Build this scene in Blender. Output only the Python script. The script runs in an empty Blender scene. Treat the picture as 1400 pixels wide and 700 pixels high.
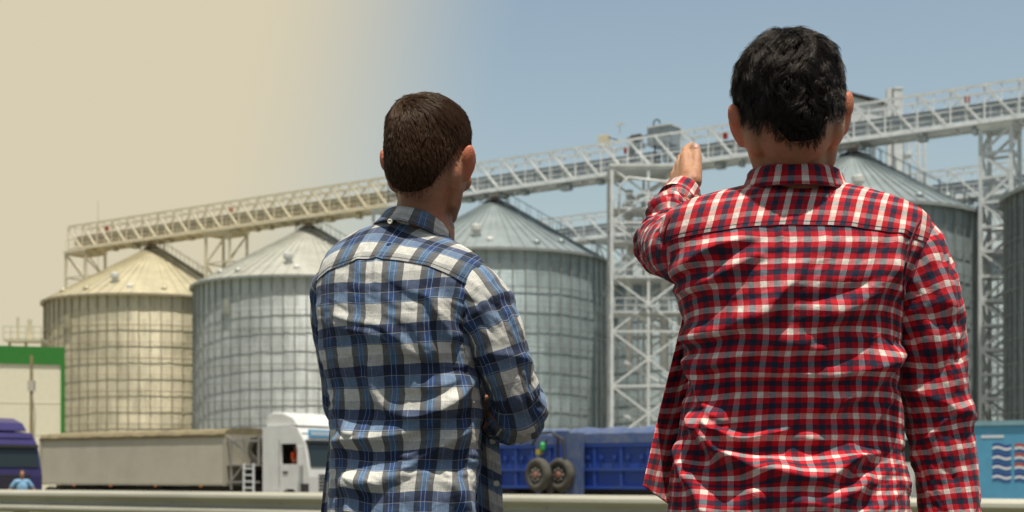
import bpy, bmesh, math, random
import numpy as np
from mathutils import Vector, Matrix
random.seed(7)
rng = np.random.default_rng(11)
R = math.radians
scene = bpy.context.scene
C = scene.collection

# ------------------------------------------------------------------ camera
CAMZ, F = 1.05, 2000.0
cam_d = bpy.data.cameras.new('camera'); cam = bpy.data.objects.new('camera', cam_d); C.objects.link(cam)
cam.location = (0, 0, CAMZ); cam.rotation_euler = (R(90), 0, 0)
cam_d.sensor_width = 36; cam_d.lens = 36 * F / 1400; cam_d.shift_y = 300 / 1400
cam_d.clip_start = 0.1; cam_d.clip_end = 6000
cam_d.dof.use_dof = True; cam_d.dof.focus_distance = 2.55; cam_d.dof.aperture_fstop = 8.5
scene.camera = cam

# ------------------------------------------------------------------ sky, sun, exposure
SUN_EL, SUN_AZ = 75.0, 14.0      # the sun stands high behind the camera, a little to its right
w = bpy.data.worlds.new('World'); scene.world = w; w.use_nodes = True
nt = w.node_tree; nt.nodes.clear()
wo = nt.nodes.new('ShaderNodeOutputWorld')
sky = nt.nodes.new('ShaderNodeTexSky'); sky.sky_type = 'NISHITA'; sky.sun_disc = False
sky.sun_elevation = R(SUN_EL); sky.sun_rotation = R(180 - SUN_AZ); sky.air_density = 1.2; sky.dust_density = 2.5; sky.ozone_density = 1.5
tint = nt.nodes.new('ShaderNodeMix'); tint.data_type = 'RGBA'; tint.blend_type = 'MULTIPLY'; tint.inputs[0].default_value = 1
tsel = nt.nodes.new('ShaderNodeMix'); tsel.data_type = 'RGBA'; tsel.inputs[6].default_value = (.80, .78, .70, 1); tsel.inputs[7].default_value = (1.60, 1.48, 1.24, 1)
mr3 = nt.nodes.new('ShaderNodeMapRange'); mr3.interpolation_type = 'SMOOTHSTEP'; mr3.inputs[1].default_value = -.2; mr3.inputs[2].default_value = .75
bg1 = nt.nodes.new('ShaderNodeBackground'); bg1.inputs[1].default_value = 0.10
bg2 = nt.nodes.new('ShaderNodeBackground'); bg2.inputs[0].default_value = (0.68, 0.615, 0.45, 1); bg2.inputs[1].default_value = 1.0
mx = nt.nodes.new('ShaderNodeMixShader'); geo = nt.nodes.new('ShaderNodeTexCoord'); sp = nt.nodes.new('ShaderNodeSeparateXYZ')
at = nt.nodes.new('ShaderNodeMath'); at.operation = 'ARCTAN2'
el = nt.nodes.new('ShaderNodeMath'); el.operation = 'MULTIPLY_ADD'; el.inputs[1].default_value = -0.25
mr = nt.nodes.new('ShaderNodeMapRange'); mr.interpolation_type = 'SMOOTHSTEP'
mr.inputs[1].default_value = -0.060; mr.inputs[2].default_value = -0.255; mr.inputs[3].default_value = 0; mr.inputs[4].default_value = 1
mr2 = nt.nodes.new('ShaderNodeMapRange'); mr2.interpolation_type = 'SMOOTHSTEP'
mr2.inputs[1].default_value = -1.2; mr2.inputs[2].default_value = -.6; mr2.inputs[3].default_value = 0; mr2.inputs[4].default_value = 1
mm = nt.nodes.new('ShaderNodeMath'); mm.operation = 'MULTIPLY'
L = nt.links.new
L(geo.outputs['Generated'], sp.inputs[0]); L(sp.outputs[0], at.inputs[0]); L(sp.outputs[1], at.inputs[1])
L(sp.outputs[2], el.inputs[0]); L(at.outputs[0], el.inputs[2]); L(el.outputs[0], mr.inputs[0]); L(at.outputs[0], mr2.inputs[0])
L(mr.outputs[0], mm.inputs[0]); L(mr2.outputs[0], mm.inputs[1]); L(mm.outputs[0], mx.inputs[0])
L(sp.outputs[1], mr3.inputs[0]); L(mr3.outputs[0], tsel.inputs[0]); L(tsel.outputs[2], tint.inputs[7]); L(sky.outputs[0], tint.inputs[6]); L(tint.outputs[2], bg1.inputs[0]); L(bg1.outputs[0], mx.inputs[1]); L(bg2.outputs[0], mx.inputs[2])
L(mx.outputs[0], wo.inputs[0])
sd = bpy.data.lights.new('sun', 'SUN'); sd.energy = 5.0; sd.angle = R(0.53); sd.color = (1.0, 0.95, 0.86)
so = bpy.data.objects.new('sun', sd); C.objects.link(so)
sv = Vector((math.sin(R(SUN_AZ)) * math.cos(R(SUN_EL)), -math.cos(R(SUN_AZ)) * math.cos(R(SUN_EL)), math.sin(R(SUN_EL))))
so.rotation_euler = sv.to_track_quat('Z', 'Y').to_euler(); so.location = (0, -20, 60)
scene.view_settings.view_transform = 'Standard'; scene.view_settings.look = 'None'
scene.view_settings.exposure = 0.0; scene.view_settings.gamma = 1; scene.view_settings.use_curve_mapping = False
scene.render.engine = 'CYCLES'; scene.cycles.max_bounces = 6; scene.cycles.use_denoising = True

# ------------------------------------------------------------------ helpers
def P(px, py, Y): return Vector(((px - 700) / F * Y, Y, CAMZ + (650 - py) / F * Y))

MATS = {}
def mat(name, col, rough=0.6, metal=0.0, noise=0.0, nscale=3.0, bump=0.0, bscale=40.0, spec=0.5, sss=0.0, col2=None, stretch=None):
    if name in MATS: return MATS[name]
    m = bpy.data.materials.new(name); m.use_nodes = True; n = m.node_tree; b = n.nodes['Principled BSDF']
    b.inputs['Base Color'].default_value = (*col, 1); b.inputs['Roughness'].default_value = rough
    b.inputs['Metallic'].default_value = metal; b.inputs['Specular IOR Level'].default_value = spec
    if sss:
        b.inputs['Subsurface Weight'].default_value = sss; b.inputs['Subsurface Radius'].default_value = (1.0, 0.3, 0.15)
        b.inputs['Subsurface Scale'].default_value = 0.012
    tc = n.nodes.new('ShaderNodeTexCoord'); mp = n.nodes.new('ShaderNodeMapping'); n.links.new(tc.outputs['Object'], mp.inputs[0])
    if stretch: mp.inputs['Scale'].default_value = stretch
    if noise or col2:
        t = n.nodes.new('ShaderNodeTexNoise'); t.inputs['Scale'].default_value = nscale; t.inputs['Detail'].default_value = 6; t.inputs['Roughness'].default_value = 0.65
        n.links.new(mp.outputs[0], t.inputs[0])
        mxx = n.nodes.new('ShaderNodeMix'); mxx.data_type = 'RGBA'
        c2 = col2 if col2 else tuple(c * (1 - noise) for c in col)
        mxx.inputs[6].default_value = (*col, 1); mxx.inputs[7].default_value = (*c2, 1)
        r = n.nodes.new('ShaderNodeMapRange'); r.inputs[1].default_value = 0.38; r.inputs[2].default_value = 0.68
        n.links.new(t.outputs[0], r.inputs[0]); n.links.new(r.outputs[0], mxx.inputs[0]); n.links.new(mxx.outputs[2], b.inputs['Base Color'])
    if bump:
        t2 = n.nodes.new('ShaderNodeTexNoise'); t2.inputs['Scale'].default_value = bscale; t2.inputs['Detail'].default_value = 4
        n.links.new(mp.outputs[0], t2.inputs[0])
        bp = n.nodes.new('ShaderNodeBump'); bp.inputs['Strength'].default_value = bump; bp.inputs['Distance'].default_value = 0.01
        n.links.new(t2.outputs[0], bp.inputs['Height']); n.links.new(bp.outputs[0], b.inputs['Normal'])
    MATS[name] = m; return m

def tag(o, label=None, cat=None, group=None, kind=None):
    if label: o['label'] = label
    if cat: o['category'] = cat
    if group: o['group'] = group
    if kind: o['kind'] = kind
    return o

def empty(name, loc, label=None, cat=None, group=None, rz=0):
    o = bpy.data.objects.new(name, None); C.objects.link(o); o.location = loc; o.rotation_euler = (0, 0, rz)
    o.empty_display_size = 0.2
    return tag(o, label, cat, group)

def setparent(o, par):
    if par: o.parent = par

class MB:
    def __init__(s): s.v = []; s.f = []; s.uv = None
    def add(s, vs, fs):
        b = len(s.v); s.v.extend([tuple(v) for v in vs]); s.f.extend([tuple(b + i for i in f) for f in fs]); return s
    def box(s, x0, x1, y0, y1, z0, z1, M=None):
        vs = [Vector(p) for p in ((x0,y0,z0),(x1,y0,z0),(x1,y1,z0),(x0,y1,z0),(x0,y0,z1),(x1,y0,z1),(x1,y1,z1),(x0,y1,z1))]
        if M: vs = [M @ v for v in vs]
        return s.add(vs, [(0,3,2,1),(4,5,6,7),(0,1,5,4),(1,2,6,5),(2,3,7,6),(3,0,4,7)])
    def bar(s, a, b, wd, ht=None, up=(0,0,1)):
        a = Vector(a); b = Vector(b); ht = ht or wd; d = (b - a)
        if d.length < 1e-6: return s
        d.normalize(); u = Vector(up)
        if abs(d.dot(u)) > 0.98: u = Vector((1, 0, 0))
        x = d.cross(u).normalized(); y = x.cross(d).normalized()
        vs = [p + x * (sx * wd / 2) + y * (sy * ht / 2) for p in (a, b) for sx, sy in ((-1,-1),(1,-1),(1,1),(-1,1))]
        return s.add(vs, [(3,2,1,0),(4,5,6,7),(0,1,5,4),(1,2,6,5),(2,3,7,6),(3,0,4,7)])
    def tube(s, pts, r, n=8, cap=True):
        pts = [Vector(p) for p in pts]; rr = r if isinstance(r, (list, tuple)) else [r] * len(pts)
        base = len(s.v); prev = None
        for i, p in enumerate(pts):
            d = (pts[min(i+1, len(pts)-1)] - pts[max(i-1, 0)]).normalized()
            if prev is None:
                u = Vector((0,0,1)) if abs(d.z) < 0.9 else Vector((1,0,0))
                x = d.cross(u).normalized()
            else: x = (prev - d * prev.dot(d)).normalized()
            prev = x; y = d.cross(x)
            for k in range(n):
                a = 2 * math.pi * k / n; s.v.append(tuple(p + (x * math.cos(a) + y * math.sin(a)) * rr[i]))
        for i in range(len(pts) - 1):
            for k in range(n):
                a = base + i * n + k; b2 = base + i * n + (k + 1) % n; s.f.append((a, b2, b2 + n, a + n))
        if cap:
            s.f.append(tuple(base + k for k in range(n))[::-1]); e = base + (len(pts) - 1) * n; s.f.append(tuple(e + k for k in range(n)))
        return s
    def lathe(s, prof, c=(0,0,0), n=32, axis='z', M=None, close=False):
        base = len(s.v); c = Vector(c)
        for r_, h in prof:
            for k in range(n):
                a = 2 * math.pi * k / n
                if axis == 'z': v = Vector((r_ * math.cos(a), r_ * math.sin(a), h))
                elif axis == 'y': v = Vector((r_ * math.cos(a), h, r_ * math.sin(a)))
                else: v = Vector((h, r_ * math.cos(a), r_ * math.sin(a)))
                v = v + c
                if M: v = M @ v
                s.v.append(tuple(v))
        m = len(prof)
        for i in range(m if close else m - 1):
            for k in range(n):
                i2 = (i + 1) % m
                s.f.append((base + i*n + k, base + i*n + (k+1) % n, base + i2*n + (k+1) % n, base + i2*n + k))
        if not close:
            s.f.append(tuple(base + k for k in range(n))[::-1]); s.f.append(tuple(base + (m-1)*n + k for k in range(n)))
        return s
    def prism(s, poly, y0, y1, M=None):       # polygon in xz, extruded along y
        n = len(poly); vs = [Vector((x, y0, z)) for x, z in poly] + [Vector((x, y1, z)) for x, z in poly]
        if M: vs = [M @ v for v in vs]
        return s.add(vs, [tuple(range(n)), tuple(range(2*n-1, n-1, -1))] + [(i, i+n, (i+1) % n + n, (i+1) % n) for i in range(n)])
    def build(s, name, m, parent=None, smooth=False, bevel=0, fix=True):
        me = bpy.data.meshes.new(name); me.from_pydata(s.v, [], s.f)
        if fix:
            bm = bmesh.new(); bm.from_mesh(me); bmesh.ops.recalc_face_normals(bm, faces=bm.faces[:]); bm.to_mesh(me); bm.free()
        me.materials.append(m); me.update()
        if smooth: me.polygons.foreach_set('use_smooth', [True] * len(me.polygons))
        o = bpy.data.objects.new(name, me); C.objects.link(o); setparent(o, parent)
        if bevel:
            bv = o.modifiers.new('bevel', 'BEVEL'); bv.width = bevel; bv.segments = 2; bv.limit_method = 'ANGLE'; bv.angle_limit = R(40)
        return o

def grid_mesh(name, pos, uv, m, parent=None, wrap=False, thick=0, smooth=True):
    """pos (rows, cols, 3) ; uv (rows, cols, 2)"""
    rws, cls = pos.shape[:2]
    me = bpy.data.meshes.new(name); idx = np.arange(rws * cls).reshape(rws, cls)
    a, b, c_, d = idx[:-1, :-1], idx[:-1, 1:], idx[1:, 1:], idx[1:, :-1]
    f = np.stack([a, b, c_, d], -1).reshape(-1, 4)
    me.from_pydata(pos.reshape(-1, 3).tolist(), [], f.tolist())
    ul = me.uv_layers.new(name='UVMap'); li = np.empty(len(me.loops), dtype=np.int32); me.loops.foreach_get('vertex_index', li)
    ul.data.foreach_set('uv', uv.reshape(-1, 2)[li].astype(np.float32).ravel())
    if smooth: me.polygons.foreach_set('use_smooth', [True] * len(me.polygons))
    me.materials.append(m); me.update()
    o = bpy.data.objects.new(name, me); C.objects.link(o); setparent(o, parent)
    if thick:
        so_ = o.modifiers.new('thick', 'SOLIDIFY'); so_.thickness = thick; so_.offset = 0
    return o

def copy_tree(o, parent=None):
    c = o.copy(); C.objects.link(c); c.parent = parent
    for ch in [x for x in bpy.data.objects if x.parent == o]: copy_tree(ch, c)
    return c

def h3(ix, iy, iz, seed):
    n = (ix * 374761393 + iy * 668265263 + iz * 2147483647 + seed * 974711) & 0xffffffff
    n = ((n ^ (n >> 13)) * 1274126177) & 0xffffffff
    return ((n ^ (n >> 16)) & 0xffff) / 32767.5 - 1
def vnoise(x, y, z=0.0, seed=0):
    x = np.asarray(x, float); y = np.asarray(y, float) + 0 * x; z = np.asarray(z, float) + 0 * x
    ix, iy, iz = np.floor(x).astype(np.int64), np.floor(y).astype(np.int64), np.floor(z).astype(np.int64)
    fx, fy, fz = x - ix, y - iy, z - iz
    fx, fy, fz = [t * t * t * (t * (t * 6 - 15) + 10) for t in (fx, fy, fz)]
    r = 0
    for dx in (0, 1):
        for dy in (0, 1):
            for dz in (0, 1):
                r = r + h3(ix+dx, iy+dy, iz+dz, seed) * (fx if dx else 1-fx) * (fy if dy else 1-fy) * (fz if dz else 1-fz)
    return r
def fbm(x, y, z=0.0, seed=0, o=3):
    r = 0; a = 1; 
    for k in range(o): r = r + a * vnoise(x * 2**k, y * 2**k, np.asarray(z) * 2**k, seed + k * 17); a *= 0.5
    return r
def sstep(x, a, b):
    t = np.clip((x - a) / (b - a), 0, 1); return t * t * (3 - 2 * t)

# ------------------------------------------------------------------ materials of the place
def silo_wall_mat(name, c1, c2):
    m = bpy.data.materials.new(name); m.use_nodes = True; n = m.node_tree; b = n.nodes['Principled BSDF']
    uv = n.nodes.new('ShaderNodeUVMap'); uv.uv_map = 'UVMap'
    br = n.nodes.new('ShaderNodeTexBrick'); br.offset = 0.5; br.inputs['Scale'].default_value = 1
    br.inputs['Brick Width'].default_value = 2.6; br.inputs['Row Height'].default_value = 1.12; br.inputs['Mortar Size'].default_value = 0.012
    br.inputs['Color1'].default_value = (*c1, 1); br.inputs['Color2'].default_value = (*c2, 1); br.inputs['Mortar'].default_value = (*[c * 0.6 for c in c2], 1)
    br.inputs['Bias'].default_value = -0.2
    n.links.new(uv.outputs[0], br.inputs[0])
    ns = n.nodes.new('ShaderNodeTexNoise'); ns.inputs['Scale'].default_value = 0.7; ns.inputs['Detail'].default_value = 8; ns.inputs['Roughness'].default_value = 0.7
    mp = n.nodes.new('ShaderNodeMapping'); mp.inputs['Scale'].default_value = (2.0, 0.35, 1); n.links.new(uv.outputs[0], mp.inputs[0]); n.links.new(mp.outputs[0], ns.inputs[0])
    mxx = n.nodes.new('ShaderNodeMix'); mxx.data_type = 'RGBA'; mxx.blend_type = 'MULTIPLY'; mxx.inputs[7].default_value = (0.62, 0.62, 0.60, 1)
    rr = n.nodes.new('ShaderNodeMapRange'); rr.inputs[1].default_value = 0.45; rr.inputs[2].default_value = 0.75
    n.links.new(ns.outputs[0], rr.inputs[0]); n.links.new(rr.outputs[0], mxx.inputs[0]); n.links.new(br.outputs[0], mxx.inputs[6]); n.links.new(mxx.outputs[2], b.inputs['Base Color'])
    r2 = n.nodes.new('ShaderNodeMapRange'); r2.inputs[3].default_value = 0.33; r2.inputs[4].default_value = 0.52
    sepc = n.nodes.new('ShaderNodeSeparateColor'); n.links.new(br.outputs[0], sepc.inputs[0])
    r2.inputs[1].default_value = min(c1[1], c2[1]); r2.inputs[2].default_value = max(c1[1], c2[1]); n.links.new(sepc.outputs[1], r2.inputs[0]); n.links.new(r2.outputs[0], b.inputs['Roughness'])
    b.inputs['Metallic'].default_value = 0.48
    sx = n.nodes.new('ShaderNodeSeparateXYZ'); n.links.new(uv.outputs[0], sx.inputs[0])
    si = n.nodes.new('ShaderNodeMath'); si.operation = 'SINE'; ml = n.nodes.new('ShaderNodeMath'); ml.operation = 'MULTIPLY'; ml.inputs[1].default_value = 2 * math.pi / 0.105
    n.links.new(sx.outputs[1], ml.inputs[0]); n.links.new(ml.outputs[0], si.inputs[0])
    bp = n.nodes.new('ShaderNodeBump'); bp.inputs['Strength'].default_value = .7; bp.inputs['Distance'].default_value = 0.013
    n.links.new(si.outputs[0], bp.inputs['Height']); n.links.new(bp.outputs[0], b.inputs['Normal'])
    return m
m_silo_warm_cast = silo_wall_mat('galvanised_warm_cast', (0.80, 0.73, 0.53), (0.70, 0.64, 0.46))  # plain zinc; the warm cast over the left side is painted into its colour
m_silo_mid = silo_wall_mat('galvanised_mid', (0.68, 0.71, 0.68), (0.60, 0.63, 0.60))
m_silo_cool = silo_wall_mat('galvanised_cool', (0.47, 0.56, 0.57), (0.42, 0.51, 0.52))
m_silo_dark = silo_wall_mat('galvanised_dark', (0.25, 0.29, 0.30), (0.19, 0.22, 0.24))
m_roof_warm_cast = mat('roof_warm_cast', (0.58, 0.52, 0.35), 0.45, 0.3, noise=0.25, nscale=0.6)  # the same warm cast painted into the left roof
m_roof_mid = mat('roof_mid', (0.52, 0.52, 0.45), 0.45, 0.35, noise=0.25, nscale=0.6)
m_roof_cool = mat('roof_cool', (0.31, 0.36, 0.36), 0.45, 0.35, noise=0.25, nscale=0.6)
m_stiff = mat('stiffener_steel', (0.38, 0.40, 0.38), 0.5, 0.3, noise=0.3)
m_stiff_warm_cast = mat('stiffener_warm_cast', (0.46, 0.40, 0.27), 0.5, 0.3, noise=0.3)  # grey steel with the warm cast mixed into its colour
m_dark = mat('dark_steel', (0.05, 0.045, 0.04), 0.6, 0.3, noise=0.3)
m_white = mat('white_paint', (0.72, 0.71, 0.66), 0.4, noise=0.12, nscale=1.5)
m_cream_cast = mat('cream_and_warm_cast_paint', (0.74, 0.66, 0.48), 0.5, noise=0.15, nscale=1.2)  # white left steelwork with the warm cast painted in; cabinet itself is cream
m_greyw = mat('grey_white_steel_paint', (0.76, 0.78, 0.76), 0.5, noise=0.2, nscale=1.2)
m_belt = mat('conveyor_cover_grey', (0.38, 0.43, 0.46), 0.5, 0.2, noise=0.3)
m_belt_warm_cast = mat('conveyor_cover_warm_cast', (0.56, 0.50, 0.36), 0.5, 0.2, noise=0.3)  # grey cover, tinted to carry the left-hand warm cast
m_red = mat('red_paint', (0.45, 0.05, 0.03), 0.5)
m_orange = mat('rust_orange', (0.35, 0.12, 0.03), 0.6, noise=0.3)
m_green = mat('green_cladding', (0.035, 0.22, 0.03), 0.5, noise=0.1)
m_panel = mat('cream_cladding', (0.85, 0.80, 0.60), 0.5, noise=0.06)
m_tan = mat('beige_trailer_paint', (0.54, 0.50, 0.39), 0.5, noise=0.12, nscale=1.0)
m_tarp = mat('olive_tarp', (0.27, 0.22, 0.12), 0.7, noise=0.35, nscale=3, bump=0.5, bscale=4)
m_rubber = mat('rubber', (0.025, 0.024, 0.022), 0.8, noise=0.2)
m_rubber_dusty = mat('dusty_rubber', (0.10, 0.092, 0.072), 0.9, noise=0.4, nscale=6)
m_rim = mat('wheel_rim', (0.40, 0.38, 0.34), 0.5, 0.2, noise=0.3)
m_pink = mat('faded_red_hub', (0.36, 0.17, 0.12), 0.6, noise=0.2)
m_glass = mat('dark_glass', (0.02, 0.03, 0.03), 0.08, 0.0, spec=0.8)
m_blue = mat('blue_tipper_paint', (0.014, 0.060, 0.36), 0.55, noise=0.35, nscale=1.5, col2=(0.035, 0.075, 0.24))
m_bluetop = mat('dusty_blue_tarp', (0.11, 0.14, 0.21), 0.8, noise=0.3, nscale=2.5, col2=(0.04, 0.08, 0.22))
m_violet = mat('violet_truck_paint', (0.045, 0.036, 0.135), 0.35, noise=0.15)
m_lblue = mat('light_blue_paint', (0.11, 0.38, 0.58), 0.5, noise=0.12)
m_lblue2 = mat('pale_blue_rim', (0.25, 0.42, 0.48), 0.5, noise=0.2)
m_navy = mat('banner_navy', (0.03, 0.07, 0.30), 0.5)
m_bred = mat('banner_red', (0.48, 0.07, 0.05), 0.5)
m_bwhite = mat('banner_white', (0.75, 0.77, 0.76), 0.5)
m_rail = mat('aged_zinc_rail', (0.50, 0.48, 0.38), 0.6, 0.15, noise=0.25, nscale=1.5, stretch=(0.3, 0.3, 3))
m_truckwhite = mat('truck_white', (0.74, 0.74, 0.70), 0.3, noise=0.14, nscale=1.5)
m_plastic = mat('black_plastic', (0.04, 0.04, 0.04), 0.6)

# ------------------------------------------------------------------ ground (rows of the place run along D)
D = Vector((0.814, -0.581, 0)).normalized(); N = Vector((-D.y, D.x, 0))
def rowpt(o, t, n=0, z=0): return Vector((o[0], o[1], 0)) + D * t + N * n + Vector((0, 0, z))
RAIL0 = (0.39, 15.9)
m_ground = mat('dry_grass_ground', (0.10, 0.11, 0.04), 0.95, nscale=1.5, col2=(0.17, 0.15, 0.08), bump=0.6, bscale=20)
m_asph = mat('asphalt', (0.06, 0.06, 0.058), 0.9, noise=0.3, nscale=2, bump=0.4, bscale=120)
m_yard = mat('dusty_yard_concrete', (0.26, 0.24, 0.19), 0.9, noise=0.35, nscale=0.4)
Mrow = Matrix.Translation((RAIL0[0], RAIL0[1], 0)) @ Matrix(((D.x, N.x, 0, 0), (D.y, N.y, 0, 0), (0, 0, 1, 0), (0, 0, 0, 1)))
ns_ = [-3000, -300, -60, -20, -11.0, -2, 0.6, 3, 5, 8, 12, 40, 120, 300, 3000]; zs_ = [0, 0, 0, 0, 0, 0, 0, -.08, -.3, -.49, -.5, -.5, -.5, -.5, -.5]
g = MB(); tt = [-3000, -300, -100, -40, 0, 40, 100, 300, 3000]
vs = [Mrow @ Vector((t, n_, z)) for n_, z in zip(ns_, zs_) for t in tt]
fs = [(i*9+j, i*9+j+1, (i+1)*9+j+1, (i+1)*9+j) for i in range(len(ns_)-1) for j in range(8)]
g.add(vs, fs); tag(g.build('ground', m_ground), kind='structure')
g = MB(); g.add([Mrow @ Vector(v) for v in ((-300,-2.2,.004),(300,-2.2,.004),(300,-30,.004),(-300,-30,.004))], [(0,3,2,1)])
tag(g.build('road', m_asph), kind='structure')
g = MB(); g.add([Mrow @ Vector(v) for v in ((-300,12.5,-.496),(300,12.5,-.496),(300,260,-.496),(-300,260,-.496))], [(0,1,2,3)])
tag(g.build('yard', m_yard), kind='structure')
g = MB()
for k in range(-20, 21): g.add([Mrow @ Vector(v) for v in ((k*9-1.5,-7.2,.008),(k*9+1.5,-7.2,.008),(k*9+1.5,-7.35,.008),(k*9-1.5,-7.35,.008))], [(0,1,2,3)])
g.add([Mrow @ Vector(v) for v in ((-300,-2.9,.008),(300,-2.9,.008),(300,-3.05,.008),(-300,-3.05,.008))], [(0,1,2,3)])
tag(g.build('road_markings', m_white), kind='structure')

# ------------------------------------------------------------------ guardrail
rail = empty('guardrail', rowpt(RAIL0, 0), 'weathered metal crash barrier running across in front of the lorries', 'guardrail')
MI = Mrow.to_3x3().to_4x4()
prof = [(0.0,.84),(-.03,.842),(-.075,.80),(-.082,.765),(-.078,.755),(-.02,.705),(-.018,.655),(-.075,.605),(-.082,.575),(-.075,.55),(-.03,.515),(0.0,.517)]
g = MB(); segs = []
tl = np.arange(-24, 30.1, 1.0); base = len(g.v)
inn = [(x + .006, z) for x, z in prof][::-1]; full = prof + inn
for t in tl:
    for x, z in full: g.v.append(tuple(MI @ Vector((t, x, z))))
nf = len(full)
for i in range(len(tl) - 1):
    for k in range(nf): g.f.append((i*nf+k, i*nf+(k+1) % nf, (i+1)*nf+(k+1) % nf, (i+1)*nf+k))
g.f.append(tuple(range(nf))); g.f.append(tuple((len(tl)-1)*nf+k for k in range(nf)))
g.build('rail_beam', m_rail, rail)
for k in range(-12, 16):
    pb = MB(); pb.box(k*2-.03, k*2+.03, .03, .13, 0, .80, MI); pb.box(k*2-.05, k*2+.05, .0075, .03, .58, .74, MI)
    for zz in (.62, .70): pb.lathe([(.016, -.10+.075), (.016, -.03)], (k*2, 0, zz), 8, 'y', MI)
    pb.build('rail_post', m_stiff, rail)

# ------------------------------------------------------------------ silos
def make_silo(X, Y, Rr, ze, za, mw, mr_, ms, label, seed):
    rnd = random.Random(seed)
    root = empty('grain_silo', (X, Y, -.5), label, 'silo', 'grain silos in the front row')
    zb = 0; ze = ze + .5; za = za + .5
    n = 128; rows = 24
    th = np.linspace(0, 2*np.pi, n+1); zz = np.linspace(zb, ze, rows)
    pos = np.zeros((rows, n+1, 3)); uv = np.zeros((rows, n+1, 2))
    jit = 0.015 * vnoise(th[None, :] * 9 + 0*zz[:, None], zz[:, None] * 0.5, seed, 3)
    jit[:, -1] = jit[:, 0]
    rad = Rr + jit
    pos[..., 0] = rad * np.cos(th)[None, :]; pos[..., 1] = rad * np.sin(th)[None, :]; pos[..., 2] = zz[:, None]
    uv[..., 0] = (th * Rr)[None, :]; uv[..., 1] = zz[:, None]
    grid_mesh('wall', pos, uv, mw, root)
    # stiffeners
    ns = int(2*math.pi*Rr/1.05); g = MB()
    for k in range(ns):
        a = 2*math.pi*k/ns; M = Matrix.Rotation(a, 4, 'Z'); zj = 0
        g.box(Rr+.01, Rr+.12, -.05, .05, zb+.05, ze-.05, M)
    g.build('stiffener', ms, root)['kind'] = 'stuff'
    # wind rings
    zr = []; z = ze - 3.1
    while z > 1.0: zr.append(z); z -= 1.62
    for z in zr:
        g = MB(); g.lathe([(Rr+.125, z-.028), (Rr+.165, z-.028), (Rr+.165, z+.028), (Rr+.125, z+.028)], n=72, close=True); g.build('wind_ring', ms, root)
        # brackets joining the ring
    g = MB()
    for z in zr:
        for k in range(0, ns, 3):
            a = 2*math.pi*k/ns + .01; M = Matrix.Rotation(a, 4, 'Z'); g.box(Rr+.125, Rr+.19, -.07, .07, z-.07, z+.035, M)
    g.build('ring_bracket', ms, root)['kind'] = 'stuff'
    # roof
    rt = 0.55; g = MB(); g.lathe([(Rr+.32, ze-.12), (Rr+.34, ze-.02), (rt, za-.15), (rt, za+.05)], n=96)
    rf = g.build('roof', mr_, root)
    g = MB(); nr = 60
    for k in range(nr):
        a = 2*math.pi*(k+.5)/nr; p0 = Vector((Rr+.3, 0, ze+.03)); p1 = Vector((rt+.1, 0, za-.12))
        M = Matrix.Rotation(a, 4, 'Z'); g.bar(M @ p0, M @ p1, .07, .10)
    g.build('roof_rib', mr_, rf)['kind'] = 'stuff'
    g = MB(); g.lathe([(Rr+.36, ze-.20), (Rr+.42, ze-.20), (Rr+.42, ze+.03), (Rr+.36, ze+.03)], n=96, close=True); g.build('eave_gutter', ms, root)
    # cap and filling spout
    g = MB(); g.lathe([(.95, za-.45), (.95, za-.1), (.55, za+.12)], n=24); g.build('roof_cap', m_dark, root)
    g = MB(); g.lathe([(.34, za+.1), (.34, za+.28)], n=20); g.lathe([(.44, za+.26), (.44, za+.34)], n=20); g.build('filling_spout', m_orange, root)
    # vents
    sl = (za-ze)/(Rr-rt)
    for k, (aa, fr) in enumerate([(-98,.80),(-92,.90),(-118,.92),(-68,.93),(-140,.90),(-45,.86),(30,.8),(80,.85),(150,.85)]):
        a = R(aa + rnd.uniform(-4, 4)); rr = Rr*fr; z = ze + (Rr-rr)*sl; c = (rr*math.cos(a), rr*math.sin(a), z)
        g = MB()
        if k == 0: g.lathe([(.28, -.2), (.28, .55)], c, 12); g.lathe([(.42, .50), (.46, .60), (.46, .95), (.25, 1.05)], c, 16)
        else: g.lathe([(.26, -.2), (.30, .28), (.18, .42)], c, 14)
        g.build('roof_vent', m_white if k in (0, 1) else mr_, root, smooth=False)
    # stair up the roof
    g = MB(); a = R(-22); ca, sa = math.cos(a), math.sin(a)
    def rp(r_, off, up): 
        z = ze + (Rr-r_)*sl + up; return Vector((r_*ca - off*sa, r_*sa + off*ca, z))
    for off in (-.38, .38):
        g.bar(rp(Rr+.3, off, .1), rp(.9, off, .1), .05, .09)
        g.bar(rp(Rr+.3, off, 1.0), rp(.9, off, 1.0), .035)
    k = Rr
    while k > 1.0:
        g.bar(rp(k, -.38, .14), rp(k, .38, .14), .22, .04)
        if int(k*10) % 10 < 4:
            for off in (-.38, .38): g.bar(rp(k, off, .1), rp(k, off, 1.1), .045)
        k -= .35
    for j in range(10):      # guard ring at the top
        b = 2*math.pi*j/10; g.bar((1.3*math.cos(b), 1.3*math.sin(b), za-.5), (1.3*math.cos(b), 1.3*math.sin(b), za+.55), .045)
        b2 = 2*math.pi*(j+1)/10
        for zq in (za+.0, za+.55): g.bar((1.3*math.cos(b), 1.3*math.sin(b), zq), (1.3*math.cos(b2), 1.3*math.sin(b2), zq), .045)
    g.build('roof_stair', mr_, root)
    # wall hatch
    g = MB(); M = Matrix.Rotation(R(-124), 4, 'Z'); g.box(Rr+.14, Rr+.24, -.35, .35, ze-3.4, ze-1.9, M); g.box(Rr+.241, Rr+.27, -.25, .25, ze-3.2, ze-2.5, M); g.build('wall_hatch', mr_, root)
    return root
make_silo(-37.9, 154.3, 10.9, 18.9, 25.05, m_silo_warm_cast, m_roof_warm_cast, m_stiff_warm_cast, 'corrugated steel grain silo, warm cast put into its colour, at the left end of the row, above the beige trailer', 1)
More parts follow.
